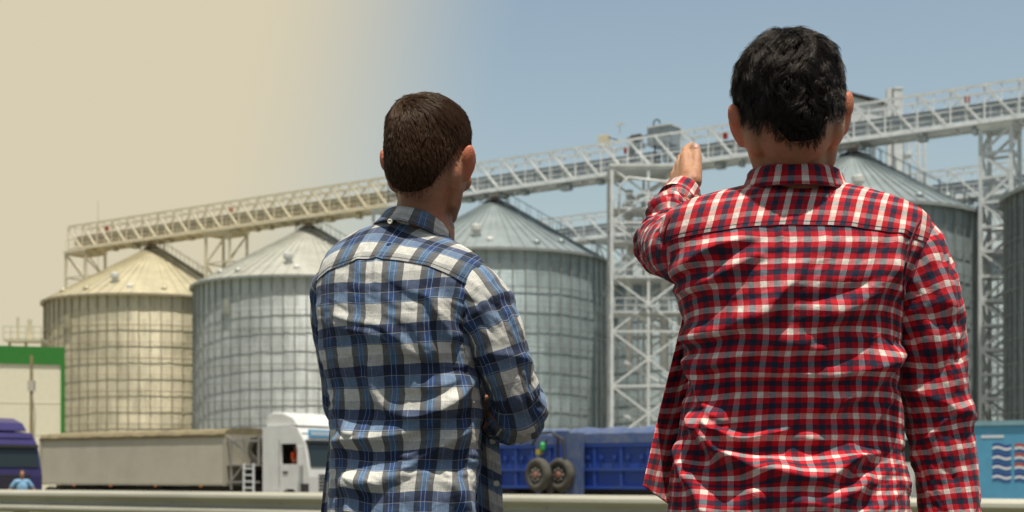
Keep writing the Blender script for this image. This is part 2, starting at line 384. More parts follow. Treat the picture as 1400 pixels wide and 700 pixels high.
make_silo(-19.67, 141.6, 10.9, 18.95, 25.05, m_silo_mid, m_roof_mid, m_stiff, 'pale grey grain silo behind the white lorry cab, cut by the man in blue', 2)
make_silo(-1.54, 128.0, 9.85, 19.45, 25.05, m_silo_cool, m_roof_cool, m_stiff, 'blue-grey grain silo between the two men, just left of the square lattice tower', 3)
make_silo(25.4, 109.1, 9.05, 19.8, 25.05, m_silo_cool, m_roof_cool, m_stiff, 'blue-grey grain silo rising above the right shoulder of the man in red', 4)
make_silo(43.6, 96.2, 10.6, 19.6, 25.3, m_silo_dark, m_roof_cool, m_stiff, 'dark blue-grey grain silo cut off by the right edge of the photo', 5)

for t_, lb in ((9.5, 'far grain silo seen through the square lattice tower'), (42.6, 'far grain silo behind the slim right-hand lattice tower')):
    q_ = rowpt((7.5, 154.5), t_); make_silo(q_.x, q_.y, 9.4, 19.5, 25.05, m_silo_cool, m_roof_cool, m_stiff, lb, 8)['group'] = 'grain silos in the back row'

# ------------------------------------------------------------------ galleries
def gallery(name_label, o, t0, t1, mp, mbelt, z0=25.65, z1=28.35, wd=2.3, bay=2.45, seed=0, red=True):
    c0 = rowpt(o, t0); root = empty('conveyor_gallery', (c0.x, c0.y, z0), name_label, 'gallery', 'overhead conveyor galleries')
    off = Vector((c0.x, c0.y, z0)); L_ = t1 - t0; H_ = z1 - z0
    def q(t, n, z): return D * t + N * n + Vector((0, 0, z))
    for sgn in (-1, 1):
        g = MB(); n = sgn * wd / 2
        g.bar(q(0, n, .14), q(L_, n, .14), .16, .34); g.bar(q(0, n, H_), q(L_, n, H_), .14, .18)
        nb = max(1, round(L_ / bay)); bb = L_ / nb
        for k in range(nb + 1):
            if k < nb and sgn < 0: g.bar(q(k*bb, n, H_), q((k+1)*bb - .25, n, .2), .20, .16)
            if k < nb and sgn > 0: g.bar(q((k+1)*bb, n, H_), q(k*bb + .25, n, .2), .12, .12)
            if k < nb: g.bar(q((k+.5)*bb, n, H_), q((k+.5)*bb, n, .2), .07)
            g.bar(q(k*bb, n, 0), q(k*bb, n, H_), .10)
        g.build('side_truss', mp, root)
        g = MB()
        for z in (.75, 1.25): g.bar(q(0, n*.93, z), q(L_, n*.93, z), .045)
        k = 0
        while k < L_: g.bar(q(k, n*.93, .3), q(k, n*.93, 1.27), .045); k += 1.2
        g.build('handrail', mp, root)
    g = MB()
    for k in range(nb + 1): g.bar(q(k*bb, -wd/2, H_), q(k*bb, wd/2, H_), .09); g.bar(q(k*bb, -wd/2, .05), q(k*bb, wd/2, .05), .12, .2)
    g.build('cross_beam', mp, root)['kind'] = 'stuff'
    Mq = Matrix(((D.x, N.x, 0, 0), (D.y, N.y, 0, 0), (0, 0, 1, 0), (0, 0, 0, 1)))
    g = MB()
    for y_ in np.arange(-wd/2+.15, wd/2-.1, .22): g.box(0, L_, y_, y_+.14, .16, .22, Mq)
    g.build('walkway', mp, root)
    g = MB(); g.box(0, L_, -wd/2-.35, -wd/2-.09, -.06, .0, Mq); g.bar(q(0, -wd/2-.33, 1.1), q(L_, -wd/2-.33, 1.1), .05)
    k = 0
    while k < L_: g.bar(q(k, -wd/2-.33, 0), q(k, -wd/2-.33, 1.1), .04); k += 1.8
    g.build('outer_catwalk', mp, root)
    g = MB(); g.box(.3, L_-.3, -.45, .35, .75, 1.55, Mq); g.box(.3, L_-.3, -.55, .45, 1.56, 1.62, Mq)
    k = 1.0
    while k < L_ - 1: g.box(k, k+.06, -.48, .38, .72, 1.58, Mq); k += 1.5
    g.build('conveyor_trough', mbelt, root)
    # hanging service trays and spout boxes below
    rnd = random.Random(seed); k = 2.0
    while k < L_ - 2:
        g = MB(); g.box(k, k + rnd.uniform(.3, .9), -.3, .3, -.28 - rnd.uniform(0, .2), .05, Mq); g.build('spout_box', mbelt, root); k += rnd.uniform(1.8, 5)
    if red:
        for k in np.arange(6, L_ - 2, 19):
            g = MB(); g.box(k, k+.3, -wd/2+.15, -wd/2+.45, 1.7, 2.15, Mq); g.build('control_box', m_red, root)
    return root
O1 = (-37.9, 154.3)
gallery('white steel conveyor gallery, warm cast put into its colour, over the two leftmost silos', O1, -12.5, 33.5, m_cream_cast, m_belt_warm_cast, seed=1)
gallery('grey-white conveyor gallery between the head of the man in blue and the lattice tower', O1, 33.5, 61.5, m_greyw, m_belt, seed=2)
gallery('grey-white conveyor gallery passing behind the head of the man in the red shirt', O1, 61.5, 112, m_greyw, m_belt, seed=3)
O2 = (7.5, 154.5)
gallery('distant lower-looking conveyor gallery seen through and beyond the square lattice tower', O2, -14, 72, m_greyw, m_belt, seed=4, bay=3)

# ------------------------------------------------------------------ lattice towers
def tower(label, c, wx, wy, z0, z1, nx, bh, mp, rz=0, leg=.22, brace=.12, group='lattice support towers', name='lattice_tower', head=True):
    root = empty(name, (c[0], c[1], z0), label, 'tower', group, rz)
    H_ = z1 - z0
    for sx in (-1, 1):
        for sy in (-1, 1):
            g = MB(); g.bar((sx*wx/2, sy*wy/2, 0), (sx*wx/2, sy*wy/2, H_), leg); g.build('leg', mp, root)
    if nx > 1:
        for sy in (-1, 1):
            g = MB(); g.bar((0, sy*wy/2, 0), (0, sy*wy/2, H_), leg*.8); g.build('leg', mp, root)
    nb = max(1, round(H_ / bh)); b = H_ / nb
    for face in range(4):
        g = MB()
        def fp(u, z):
            if face == 0: return (u*wx/2, -wy/2, z)
            if face == 1: return (u*wx/2, wy/2, z)
            if face == 2: return (-wx/2, u*wy/2, z)
            return (wx/2, u*wy/2, z)
        for k in range(nb):
            za_, zb_ = k*b, (k+1)*b
            if k % 2 == 0 or nx == 1: g.bar(fp(-1, za_), fp(1, za_), brace*1.1)
            if nx > 1:
                if k % 2 == 0: g.bar(fp(-1, za_), fp(0, zb_), brace); g.bar(fp(1, za_), fp(0, zb_), brace); 
                else: g.bar(fp(0, za_), fp(-1, zb_), brace); g.bar(fp(0, za_), fp(1, zb_), brace)
            else:
                s_ = 1 if k % 2 else -1
                g.bar(fp(s_, za_), fp(-s_, zb_), brace)
        g.bar(fp(-1, H_), fp(1, H_), brace*1.4)
        g.build('bracing', mp, root)
    if head:
        g = MB(); g.box(-wx/2-.2, wx/2+.2, -wy/2-.2, wy/2+.2, H_+.1, H_+.3); g.build('head_plate', mp, root)
    return root
ang = math.atan2(D.y, D.x)
def at_t(t, n=0): p = rowpt(O1, t, n); return (p.x, p.y)
tower('lattice tower coloured with a painted warm cast under the left end of the gallery, behind the leftmost silo', at_t(-11.0), 3.4, 2.6, -.5, 25.3, 1, 2.6, m_cream_cast, ang)
tower('lattice tower coloured with a painted warm cast standing between the two leftmost silos', at_t(11.1), 3.4, 2.4, -.5, 25.3, 1, 3.0, m_cream_cast, ang)
tower('grey lattice tower behind the collar of the man in blue', at_t(33.4), 3.4, 2.4, -.5, 25.3, 1, 3.0, m_greyw, ang)
tower('slim grey lattice tower at the right, between the last two silos', at_t(88.7), 2.1, 2.0, -.5, 25.3, 1, 1.75, m_greyw, ang, leg=.24, brace=.17)
for lab, t in (('far grey lattice tower under the distant gallery, behind the square lattice tower', 4), ('far grey lattice tower holding the right end of the distant gallery', 44), ('far grey lattice tower hidden behind the blue-grey middle silo', -12), ('far grey lattice tower past the right edge silo', 70)):
    p = rowpt(O2, t); tower(lab, (p.x, p.y), 3, 2.2, -.5, 25.3, 1, 2.6, m_greyw, ang)
# the big square tower with landings
big = tower('tall square white lattice tower with X bracing and landings, between the two men', (10.75, 117.4), 5.75, 4.2, -.5, 25.3, 2, 2.12, m_greyw, 0, leg=.24, brace=.15)
for j, z in enumerate((14.4, 17.2, 20.0, 22.6)):
    g = MB(); g.box(-2.7, 3.4 - .5*(j % 2), -2.0, 2.0, z, z+.12); g.build('landing', m_greyw, big)
    g = MB()
    for zz in (.55, 1.1): 
        g.bar((-2.7, -2.4, z+zz), (3.4, -2.4, z+zz), .06); g.bar((3.4, -2.4, z+zz), (3.4, 2.3, z+zz), .06)
    for x in np.arange(-2.7, 3.5, .85): g.bar((x, -2.4, z), (x, -2.4, z+1.1), .06)
    g.build('landing_rail', m_greyw, big)
g = MB()
for j in range(12):
    z = j*2.12; s_ = 1 if j % 2 else -1
    for oy in (-.4, .4): g.bar((-1.8*s_, oy + .9*s_, z), (1.8*s_, oy + .9*s_, z+2.12), .09, .2)
    for k in range(9): 
        f_ = (k+.5)/9; g.bar((-1.8*s_ + 3.6*s_*f_, -.4+.9*s_, z+2.12*f_), (-1.8*s_ + 3.6*s_*f_, .4+.9*s_, z+2.12*f_), .22, .04)
g.build('stair', m_greyw, big)
g = MB()
for x, y, r_ in ((-1.3, .3, .28), (1.5, -.2, .34), (.4, 1.2, .22)): g.tube([(x, y, 10), (x, y, 24.5)], r_, 12)
g.tube([(1.5, -.2, 24.5), (1.9, -.6, 25.6), (2.6, -1, 26)], .3, 12); g.tube([(-2.3, -1.9, 21), (-2.3, -2.3, 24.2), (-1.6, -2.3, 25.0), (1.8, -2.3, 24.6), (3.0, -2.3, 23.2), (3.2, -2.3, 21.6)], .10, 8)
g.build('grain_pipe', m_greyw, big, smooth=True)

# machine house, motor and lamp on the gallery
hp = rowpt(O1, 60.9); Mh = Matrix.Rotation(ang, 4, 'Z')
root = empty('machine_house', (hp.x, hp.y, 27.6), 'pale metal machine house on top of the gallery beside the raised hand', 'machine house', None, ang)
g = MB(); g.box(-.1, 2.0, -1.2, 0.6, 0, 1.45); g.build('cabin', m_belt, root, bevel=.05)
g = MB(); g.box(-.2, 2.1, -1.3, .7, 1.452, 1.53); g.build('cabin_roof', m_white, root)
g = MB()
for k in range(3): g.box(.05 + k*.65, .5 + k*.65, -1.23, -1.203, .2, .6)
g.build('louvre', m_belt, root)
g = MB(); g.tube([(0, -.3, 1.5), (0, -.3, 2.1), (.2, -.3, 2.3), (.5, -.3, 2.2), (.6, -.3, 1.9)], .06, 8); g.build('vent_pipe', m_dark, root)
mp_ = rowpt(O1, 59.2)
root = empty('drive_motor', (mp_.x, mp_.y, 27.9), 'dark drive motor on the gallery left of the machine house', 'motor', None, ang)
g = MB(); g.lathe([(.30, -.6), (.38, -.5), (.38, .3), (.25, .4)], (0, 0, .75), 16, 'x'); g.build('motor_body', m_dark, root, smooth=False)
g = MB(); g.box(-.5, .5, -.5, .5, 0, .35); g.bar((-.6, 0, 0), (-.6, 0, -1.2), .5); g.build('motor_base', m_belt, root)
g = MB(); g.lathe([(.16, -.95), (.22, -.9), (.22, -.62)], (0, 0, .75), 12, 'x'); g.build('motor_fan', m_dark, root)
bx_ = rowpt(O1, 56.0)
root = empty('junction_cabinet', (bx_.x, bx_.y, 28.35), 'small beige cabinet on the gallery above the lattice tower corner', 'cabinet', None, ang)
g = MB(); g.box(-.4, .4, -.35, .35, 0, 1.0); g.build('cabinet_box', m_cream_cast, root, bevel=.03)
g = MB(); g.tube([(.4, 0, .8), (1.5, 0, .35), (3, 0, .3), (4.2, 0, .5)], .05, 6); g.build('cable', m_dark, root)
g = MB(); g.tube([(1.2, .5, 0), (1.2, .5, 1.8)], .04, 6); g.box(.9, 1.6, .35, .65, 1.8, 1.95); g.build('lamp', m_greyw, root)

# elevator shafts beyond the right-hand silo
et = empty('bucket_elevator', (36.3, 138, -.5), 'pale twin-shaft bucket elevator rising above the gallery right of the red-shirted man', 'elevator')
s_ = 138 / 2000
def ex(px): return (px - 700) * s_ - 36.3
def ez(py): return CAMZ + (650 - py) * s_ + .5
g = MB(); g.box(ex(1212), ex(1218), -.3, .3, 0, ez(122)); g.build('shaft', m_greyw, et)
g = MB(); g.box(ex(1220), ex(1232), -.6, .6, 0, ez(124)); g.box(ex(1219.5), ex(1232.5), -.65, .65, ez(124)+.01, ez(121)); g.build('shaft', m_greyw, et)
for a_ in (1238, 1260):
    g = MB()
    for y_ in (-1, 1): g.bar((ex(a_), y_, 0), (ex(a_), y_, ez(188)), .22)
    g.build('frame_leg', m_greyw, et)
g = MB()
for k, py in enumerate(range(188, 600, 26)):
    g.bar((ex(1238), -1, ez(py)), (ex(1260), -1, ez(py)), .14); g.bar((ex(1238 if k % 2 else 1260), -1, ez(py)), (ex(1260 if k % 2 else 1238), -1, ez(py+26)), .14); g.box(ex(1234), ex(1242), -1.2, 1, ez(py)-.1, ez(py)+.05)
g.build('frame_brace', m_greyw, et)
hh = empty('head_house', (31.5, 128, -.5), 'dark-roofed head house peeping over the gallery beside the right ear', 'head house')
s_ = 128 / 2000
def hx(px): return (px - 700) * s_ - 31.5
def hz(py): return CAMZ + (650 - py) * s_ + .5
g = MB(); g.prism([(hx(1150), hz(175)), (hx(1204), hz(175)), (hx(1204), hz(152)), (hx(1150), hz(138))], -2, 2); g.build('wall', m_greyw, hh)
g = MB(); g.prism([(hx(1146), hz(136.5)), (hx(1206), hz(151)), (hx(1206), hz(148)), (hx(1146), hz(133))], -2.3, 2.3); g.build('roof', m_dark, hh)
for x_ in (1154, 1200):
    g = MB(); g.bar((hx(x_), 1.5, 0), (hx(x_), 1.5, hz(174)), .3); g.build('leg', m_greyw, hh)

# ------------------------------------------------------------------ left building, its pole and the roof platform behind
bo = P(88, 590, 103); fdir = Vector((-.95, -.315, 0)).normalized(); fn = Vector((fdir.y, -fdir.x, 0))   # facade goes left
zt = CAMZ + 175 * 103 / 2000; zg = CAMZ + 151 * 103 / 2000
bl = empty('warehouse', (bo.x, bo.y, -.5), 'cream clad warehouse with a bright green fascia at the left edge', 'warehouse', None, math.atan2(fdir.y, fdir.x))
zt += .5; zg += .5
g = MB(); g.box(.25, 40, -18, 0, 0, zg); g.build('wall', m_panel, bl)
g = MB()
for k in range(70): g.box(.5+k*.55, .53+k*.55, .002, .03, .1, zg-.05)
for z in (2.2, 4.4, 6.6): g.box(.26, 40, .004, .018, z, z+.05)
g.build('cladding_seam', m_panel, bl)['kind'] = 'stuff'
g = MB(); g.box(-.02, 40.05, -18.05, .09, zg, zt); g.build('fascia', m_green, bl)
g = MB(); g.box(-.03, .249, -.3, .10, 0, zg-.003); g.build('corner_trim', m_green, bl)
pl = P(43, 590, 98)
root = empty('service_pole', (pl.x, pl.y, -.5), 'thin brown pole in front of the green and cream warehouse', 'pole')
g = MB(); g.tube([(0, 0, 0), (0, 0, 9.6)], [.14, .10], 10); g.build('pole_shaft', mat('pole_brown', (0.35, 0.27, 0.14), 0.8, noise=0.3), root)
g = MB(); g.box(-.2, .2, -.2, .2, 7.2, 7.9); g.box(-.18, .18, -.2, .2, 3.6, 4.1); g.tube([(.1, -.1, 7), (.3, -.15, 5.6), (.2, -.1, 4)], .05, 6); g.build('insulator', m_tan, root)
rp0 = P(10, 590, 125)
root = empty('roof_platform', (rp0.x, rp0.y, -.5), 'railed cream platform rising behind the green fascia', 'platform')
k_ = 125/2000; zz0 = CAMZ + .5 + (650-464)*k_
g = MB(); g.box(0, 3.2, -1, 1, zz0-.25, zz0); 
for x in (0.2, 1.6, 3.0): g.bar((x, 0, 0), (x, 0, zz0), .2)
g.build('deck', m_cream_cast, root)
g = MB()
for z in (.5, 1.0): g.bar((0, -1, zz0+z), (3.2, -1, zz0+z), .08)
for x in np.arange(0, 3.3, .64): g.bar((x, -1, zz0), (x, -1, zz0+1), .07)
g.tube([(.9, 0, zz0), (.9, 0, zz0+1.9)], .12, 8); g.tube([(1.9, 0, zz0), (1.9, 0, zz0+1.7)], .2, 8)
g.build('platform_rail', m_cream_cast, root)
mp0 = P(134, 590, 165)
root = empty('lightning_rod', (mp0.x, mp0.y, -.5), 'thin mast rising over the left end of the gallery', 'mast')
g = MB(); g.tube([(0, 0, 0), (0, 0, 32.5)], [.12, .04], 6); g.build('mast_tube', m_cream_cast, root)

# ------------------------------------------------------------------ vehicles (local x runs forward, y to the left side, camera side is -y)
def wheel(parent, x, y, r=.5, wdt=.3, tm=None, rm=None, hub=None):
    g = MB(); g.lathe([(r*.6, -wdt/2), (r*.93, -wdt/2), (r, -wdt/2+.05), (r, wdt/2-.05), (r*.93, wdt/2), (r*.6, wdt/2)], (x, y, r), 28, 'y', close=True)
    wl = g.build('wheel', tm or m_rubber, parent)
    g = MB(); g.lathe([(r*.6, -wdt/2+.02), (r*.5, -wdt/2+.06), (r*.45, 0), (r*.3, 0), (r*.3, -wdt/2+.02), (r*.12, -wdt/2-.02)], (x, y, r), 20, 'y'); g.build('rim', rm or m_rim, wl)
    for k in range(8):
        pass
    return wl
def frame_of(px, Y, t_len_dir=D):  # origin at px on the near side line
    p = P(px, 650, Y); return p
def semi_trailer(o, Lh, label):
    """o: near-side front-right corner in world, extends backwards (-D) by Lh"""
    root = empty('tipper_trailer', (o.x, o.y, -.5), label, 'trailer', None, ang)
    g = MB(); g.box(-Lh, 0, 0, 2.5, 1.22, 3.05); g.build('cargo_box', m_tan, root, bevel=.02)
    g = MB()
    for x0, x1 in ((-Lh-.03, -Lh+.12), (-.12, .03)): g.box(x0, x1, -.04, 2.54, 1.16, 3.1)
    g.box(-Lh, 0, -.035, -.003, 1.17, 1.26); g.box(-Lh, 0, -.035, -.003, 3.0, 3.08); g.build('box_frame', mat('trailer_frame_paint', (0.42, 0.39, 0.30), 0.5, noise=.1), root)
    g = MB(); n = 40; rows = []
    for i in range(n+1):
        x = -Lh + Lh*i/n; sag = .05*math.sin(i*1.3)*math.sin(i*.37)
        rows.append([(x, -.05, 3.0), (x, -.07, 3.12+sag*.5), (x, .03, 3.26+sag*.3), (x, .3, 3.30+sag), (x, 1.25, 3.36+sag), (x, 2.2, 3.30+sag), (x, 2.5, 3.2), (x, 2.56, 3.0)])
    vs = [v for r_ in rows for v in r_]; m_ = 8
    g.add(vs, [(i*m_+j, i*m_+j+1, (i+1)*m_+j+1, (i+1)*m_+j) for i in range(n) for j in range(m_-1)] + [tuple(range(m_)), tuple(n*m_+j for j in range(m_))])
    g.build('tarp', m_tarp, root, smooth=False)
    g = MB(); g.box(-Lh+.1, 1.6, .7, .85, .85, 1.15); g.box(-Lh+.1, 1.6, 1.65, 1.8, .85, 1.15); g.box(-Lh+.3, -2, .1, .16, .8, 1.0); g.box(-4.5, -3.9, .3, .6, .05, 1.1); g.build('chassis', m_dark, root)
    for k in range(3):
        for y in (.18, 2.3): wheel(root, -Lh+1.4+k*1.32, y, .52)
    for k in (2.2, 4.5, 7.2, 9.8):
        g = MB(); g.box(-Lh+k, -Lh+k+.14, -.045, -.036, 1.10, 1.16); g.build('side_marker', mat('marker_orange', (.7, .2, .03), .4), root)
    # access frame, ladder and spare wheel at the front
    g = MB()
    for z in (1.3, 1.95, 2.85): g.bar((.03, .05, z), (1.75, .05, z), .06)
    for x in (.25, .9, 1.7): g.bar((x, .05, 1.0 if x < 1 else 1.9), (x, .05, 2.95), .06)
    g.bar((.05, .05, 3.05), (.9, .1, 2.4), .05); g.bar((.9, .05, 1.95), (.2, .05, 1.3), .05); g.box(0.03, 1.7, .05, 2.4, 1.90, 1.94)
    g.build('access_platform', m_rim, root)
    g = MB()
    for x in (1.0, 1.5): g.bar((x, -.02, .85), (x, -.02, 2.0), .06)
    for z in np.arange(.85, 2.0, .24): g.bar((1.0, -.02, z), (1.5, -.02, z), .055)
    g.build('ladder', m_bwhite, root)
    g = MB(); g.box(.35, 1.7, .95, 2.3, .8, 3.0); g.lathe([(.24, 0), (.24, .7)], (.9, .35, 1.5), 14, 'y'); g.build('dark_gap_filler', m_dark, root)  # dark box added for the dark gap, meant as cab back and hydraulic tank
    g = MB(); g.lathe([(.30, -.14), (.50, -.14), (.54, -.08), (.54, .08), (.50, .14), (.30, .14)], (1.25, .55, 2.5), 26, 'y', close=True); g.lathe([(.28, .0), (.28, .03)], (1.25, .55, 2.5), 16, 'y'); g.build('spare_wheel', m_rubber_dusty, root)
    return root
tr_o = Vector((-10.2, 55.0, 0)) - D * .8
semi_trailer(tr_o, 11.2, 'long beige tipper trailer with rolled olive tarp behind the guardrail')

def cab(o, paint, label, driver=False, wdt=2.5, name='lorry_cab', sign=True, spoiler=True, group='lorry cabs', high=3.35):
    """o = near-side rear corner, +x forward"""
    root = empty(name, (o.x, o.y, -.5), label, 'lorry cab', group, ang)
    g = MB(); g.prism([(0, .55), (0, high), (1.35, high), (1.75, high-.06), (2.1, high-.55), (2.32, 1.75), (2.36, 1.5), (2.36, .55), (1.95, .55), (1.85, .85), (1.55, 1.05), (1.2, 1.05), (.9, .85), (.8, .55)], 0, wdt)
    bd = g.build('body', paint, root)
    cut = []
    for mk in (0, 1, 2):
        c_ = MB()
        if mk == 0: c_.box(.35, 1.92, .10, wdt-.10, 1.25, high-.25)
        elif mk == 1: c_.prism([(.93, 1.96), (.93, 2.71), (1.70, 2.71), (1.93, 2.0), (1.93, 1.96)], -.2, wdt+.2)
        else: c_.prism([(1.85, 1.92), (1.85, high-.64), (2.6, high-.64), (2.6, 1.92)], .2, wdt-.2)
        co_ = c_.build('cutter', paint, root); bl_ = bd.modifiers.new('b', 'BOOLEAN'); bl_.operation = 'DIFFERENCE'; bl_.object = co_; bl_.solver = 'EXACT'; cut.append(co_)
    bpy.context.view_layer.update(); me_ = bpy.data.meshes.new_from_object(bd.evaluated_get(bpy.context.evaluated_depsgraph_get())); bd.modifiers.clear(); bd.data = me_; me_.name = 'body'
    for co_ in cut: bpy.data.objects.remove(co_)
    bv_ = bd.modifiers.new('bevel', 'BEVEL'); bv_.width = .05; bv_.segments = 2; bv_.limit_method = 'ANGLE'; bv_.angle_limit = R(40)
    for sx in (0,):
        for y0, y1 in ((.05, .06), (wdt-.06, wdt-.05)):
            if driver and y0 < 1: continue
            xa = .90
            g = MB(); g.prism([(xa, 1.93), (xa, 2.74), (1.71, 2.74), (1.96, 2.0), (1.96, 1.93)], y0, y1); g.build('side_window', m_glass, root)
        g = MB(); g.box(.36, .40, .12, wdt-.12, 1.3, high-.3); g.box(.5, 1.0, .2, .8, 1.3, 1.5); g.box(.45, .62, .2, .8, 1.5, 2.3); g.build('cab_interior', m_plastic, root)
    g = MB(); g.add([(2.115, .15, high-.60), (2.115, wdt-.15, high-.60), (2.31, wdt-.12, 1.86), (2.31, .12, 1.86)], [(0, 1, 2, 3)])
    g.add([(2.135, .15, high-.60), (2.135, wdt-.15, high-.60), (2.335, wdt-.12, 1.86), (2.335, .12, 1.86)], [(0, 1, 2, 3)])
    g.add([(2.115, .15, high-.60),(2.135, .15, high-.60),(2.335, .12, 1.86),(2.31, .12, 1.86)], [(0,1,2,3)]); g.build('windscreen', m_glass, root, fix=False)
    g = MB(); g.box(2.09, 2.25, .08, wdt-.08, high-.62, high-.50); g.build('sun_visor', m_plastic, root)
    if sign:
        g = MB(); g.box(2.02, 2.07, .3, wdt-.3, high-.40, high-.12, Matrix.Identity(4)); sg = g.build('roof_sign', mat('sign_blue', (.12, .42, .68), .4), root)
        g = MB()
        for k in range(11): g.box(2.0701, 2.078, .42+k*.155, .42+k*.155+.10, high-.33, high-.19)
        g.build('sign_lettering', m_bwhite, sg)
    if spoiler:
        g = MB(); g.prism([(.02, high+.01), (.1, high+.42), (.35, high+.55), (.9, high+.52), (1.4, high+.34), (1.7, high+.02)], .15, wdt-.15); g.build('roof_spoiler', paint, root, bevel=.06)
    g = MB(); g.prism([(1.2, .5), (1.2, .9), (2.37, .9), (2.44, .75), (2.42, .35), (1.95, .35)], -.01, wdt+.01); g.build('bumper', paint, root, bevel=.04)
    g = MB()
    for k in range(5): g.box(2.362, 2.38, .5, wdt-.5, 1.0+k*.13, 1.07+k*.13)
    g.build('grille', m_plastic, root)
    for y in (.12, wdt-.42):
        g = MB(); g.box(2.441, 2.455, y, y+.3, .55, .75); g.build('headlight', m_glass if False else m_rim, root)
    g = MB(); g.bar((1.95, -.03, 2.5), (2.15, -.25, 2.55), .04); g.box(2.08, 2.2, -.34, -.12, 1.9, 2.62); g.build('mirror', paint, root, bevel=.03)
    g = MB(); g.box(1.05, 1.3, -.02, -.005, 1.62, 1.7); g.build('door_handle', m_plastic, root)
    g = MB()
    for x in (.85, 2.02): g.box(x, x+.02, -.006, -.001, 1.1, 2.85 if x < 1 else 1.9)
    g.build('door_seam', m_plastic, root)
    g = MB(); g.box(.02, .8, -.02, -.003, .56, 1.0); g.box(.02, .84, -.016, -.004, 1.02, 1.04); g.build('side_skirt', paint, root)
    g = MB(); g.box(2.442, 2.452, .9, 1.6, .5, .62); g.build('number_plate', m_bwhite, root)
    g = MB(); g.box(1.95, 2.35, -.014, -.004, .95, 1.25); g.build('step_panel', m_plastic, root)
    wheel(root, 1.38, .2, .5); wheel(root, 1.38, wdt-.2, .5)
    g = MB(); g.box(-2.8, .3, .75, .9, .6, .85); g.box(-2.8, .3, 1.6, 1.75, .6, .85); g.build('chassis', m_dark, root)
    for y in (.22, wdt-.22): wheel(root, -1.9, y, .5)
    return root
c1 = tr_o + D * 1.95
wc = cab(c1, m_truckwhite, 'white lorry cab with open window and roof spoiler beside the man in blue', driver=True)
# open part of the side window: dark interior frame and white pillar, driver
wr = wc.matrix_basis
cab(P(98, 650, 73) + D * 0, m_truckwhite, 'white lorry mostly hidden behind the beige trailer, only its roof showing', high=3.05)
vc = cab(P(-74, 650, 54.5), m_violet, 'violet-blue lorry cab at the left edge of the photo', sign=False, high=3.2)
wcab = cab(P(1175, 650, 48), m_truckwhite, 'white lorry cab glimpsed between the red shirt and its sleeve', high=2.9, spoiler=False, sign=False)

# blue tipper trailers
def blue_trailer(o, L_, label, seed, topz=3.27, ribs=1.15, wheels=True):
    root = empty('tipper_trailer', (o.x, o.y, -.5), label, 'trailer', 'blue tipper trailers', ang)
    g = MB(); g.box(0, L_, 0, 2.5, 1.05, 2.72); g.build('cargo_box', m_blue, root)
    g = MB(); k = 0
    while k <= L_: g.box(k-.05, k+.05, -.09, -.002, 1.05, 2.72); k += ribs
    for z in (1.05, 1.72, 2.62): g.box(0, L_, -.11, -.0025, z, z+.11)
    k = .3
    while k < L_ - .2: g.box(k-.03, k+.03, -.07, -.0027, 1.84, 2.2); g.box(k-.06, k+.06, -.12, -.0028, 2.16, 2.30); k += ribs/2
    g.build('side_rib', m_blue, root)
    g = MB(); n = 24; vs = []
    for i in range(n+1):
        x = L_*i/n; sag = .05*math.sin(i*1.7+seed)
        vs += [(x, -.12, 2.74), (x, -.1, 3.1+sag*.3), (x, .1, topz+sag*.3), (x, 1.2, topz+.08+sag), (x, 2.4, topz), (x, 2.6, 2.74)]
    g.add(vs, [(i*6+j, i*6+j+1, (i+1)*6+j+1, (i+1)*6+j) for i in range(n) for j in range(5)] + [tuple(range(6)), tuple(n*6+j for j in range(6))])
    g.build('tarp', m_bluetop, root)
    g = MB(); g.box(0, L_, .7, .85, .75, 1.04); g.box(0, L_, 1.65, 1.8, .75, 1.04); g.build('chassis', m_dark, root)
    if wheels:
        for k in range(3): wheel(root, L_*.5 + k*1.3, .18, .5, rm=m_rim); wheel(root, L_*.5 + k*1.3, 2.3, .5, rm=m_rim)
    return root
bB = P(779, 650, 55); blue_trailer(bB, 8.5, 'blue ribbed tipper trailer beside the hanging tail of the red shirt', 1)
bA = P(640, 650, 58.6); rtA = blue_trailer(bA, 4.15, 'blue tipper trailer partly hidden by the elbow of the man in blue', 2, ribs=.8)
# twin wheels carried on a blue trailer end
for px, yy in ((736, 54.0), (766.5, 54.3)):
    p = P(px, 649, yy); rw = empty('spare_tyre', (p.x, p.y, p.z-.62), 'dusty spare tyre with faded red hub, %s of the pair by the blue trailers' % ('left' if px < 750 else 'right'), 'tyre', 'dusty spare tyres between the blue trailers', R(-50 if px < 750 else -44))
    g = MB(); g.lathe([(.36, -.15), (.52, -.17), (.60, -.12), (.62, -.04), (.62, .04), (.60, .12), (.52, .17), (.36, .15)], (0, 0, .62), 36, 'y', close=True); g.build('tread', m_rubber_dusty, rw, smooth=True)
    g = MB(); g.lathe([(.365, -.12), (.34, -.10), (.30, .05), (.30, .08), (.355, .12)], (0, 0, .62), 30, 'y'); g.build('rim', m_dark, rw)
    g = MB(); g.lathe([(.12, .0), (.12, -.16), (.08, -.19)], (0, 0, .62), 16, 'y'); g.box(-.27, .27, -.13, -.08, .56, .70); g.build('hub', m_pink, rw)
    g = MB()
    for k in range(8):
        a = k*math.pi/4; g.lathe([(.045, -.16), (.045, -.11)], (.22*math.cos(a), 0, .62+.22*math.sin(a)), 8, 'y')
    g.build('wheel_nut', m_rim, rw)
    g = MB(); g.box(-.12, .12, .17, .9, .5, .74); g.box(-.1, .1, .75, .95, -.4, .6) if False else None; g.box(-.1, .1, .5, .7, -p.z+.62-.5+0, .5); g.build('carrier', m_dark, rw)
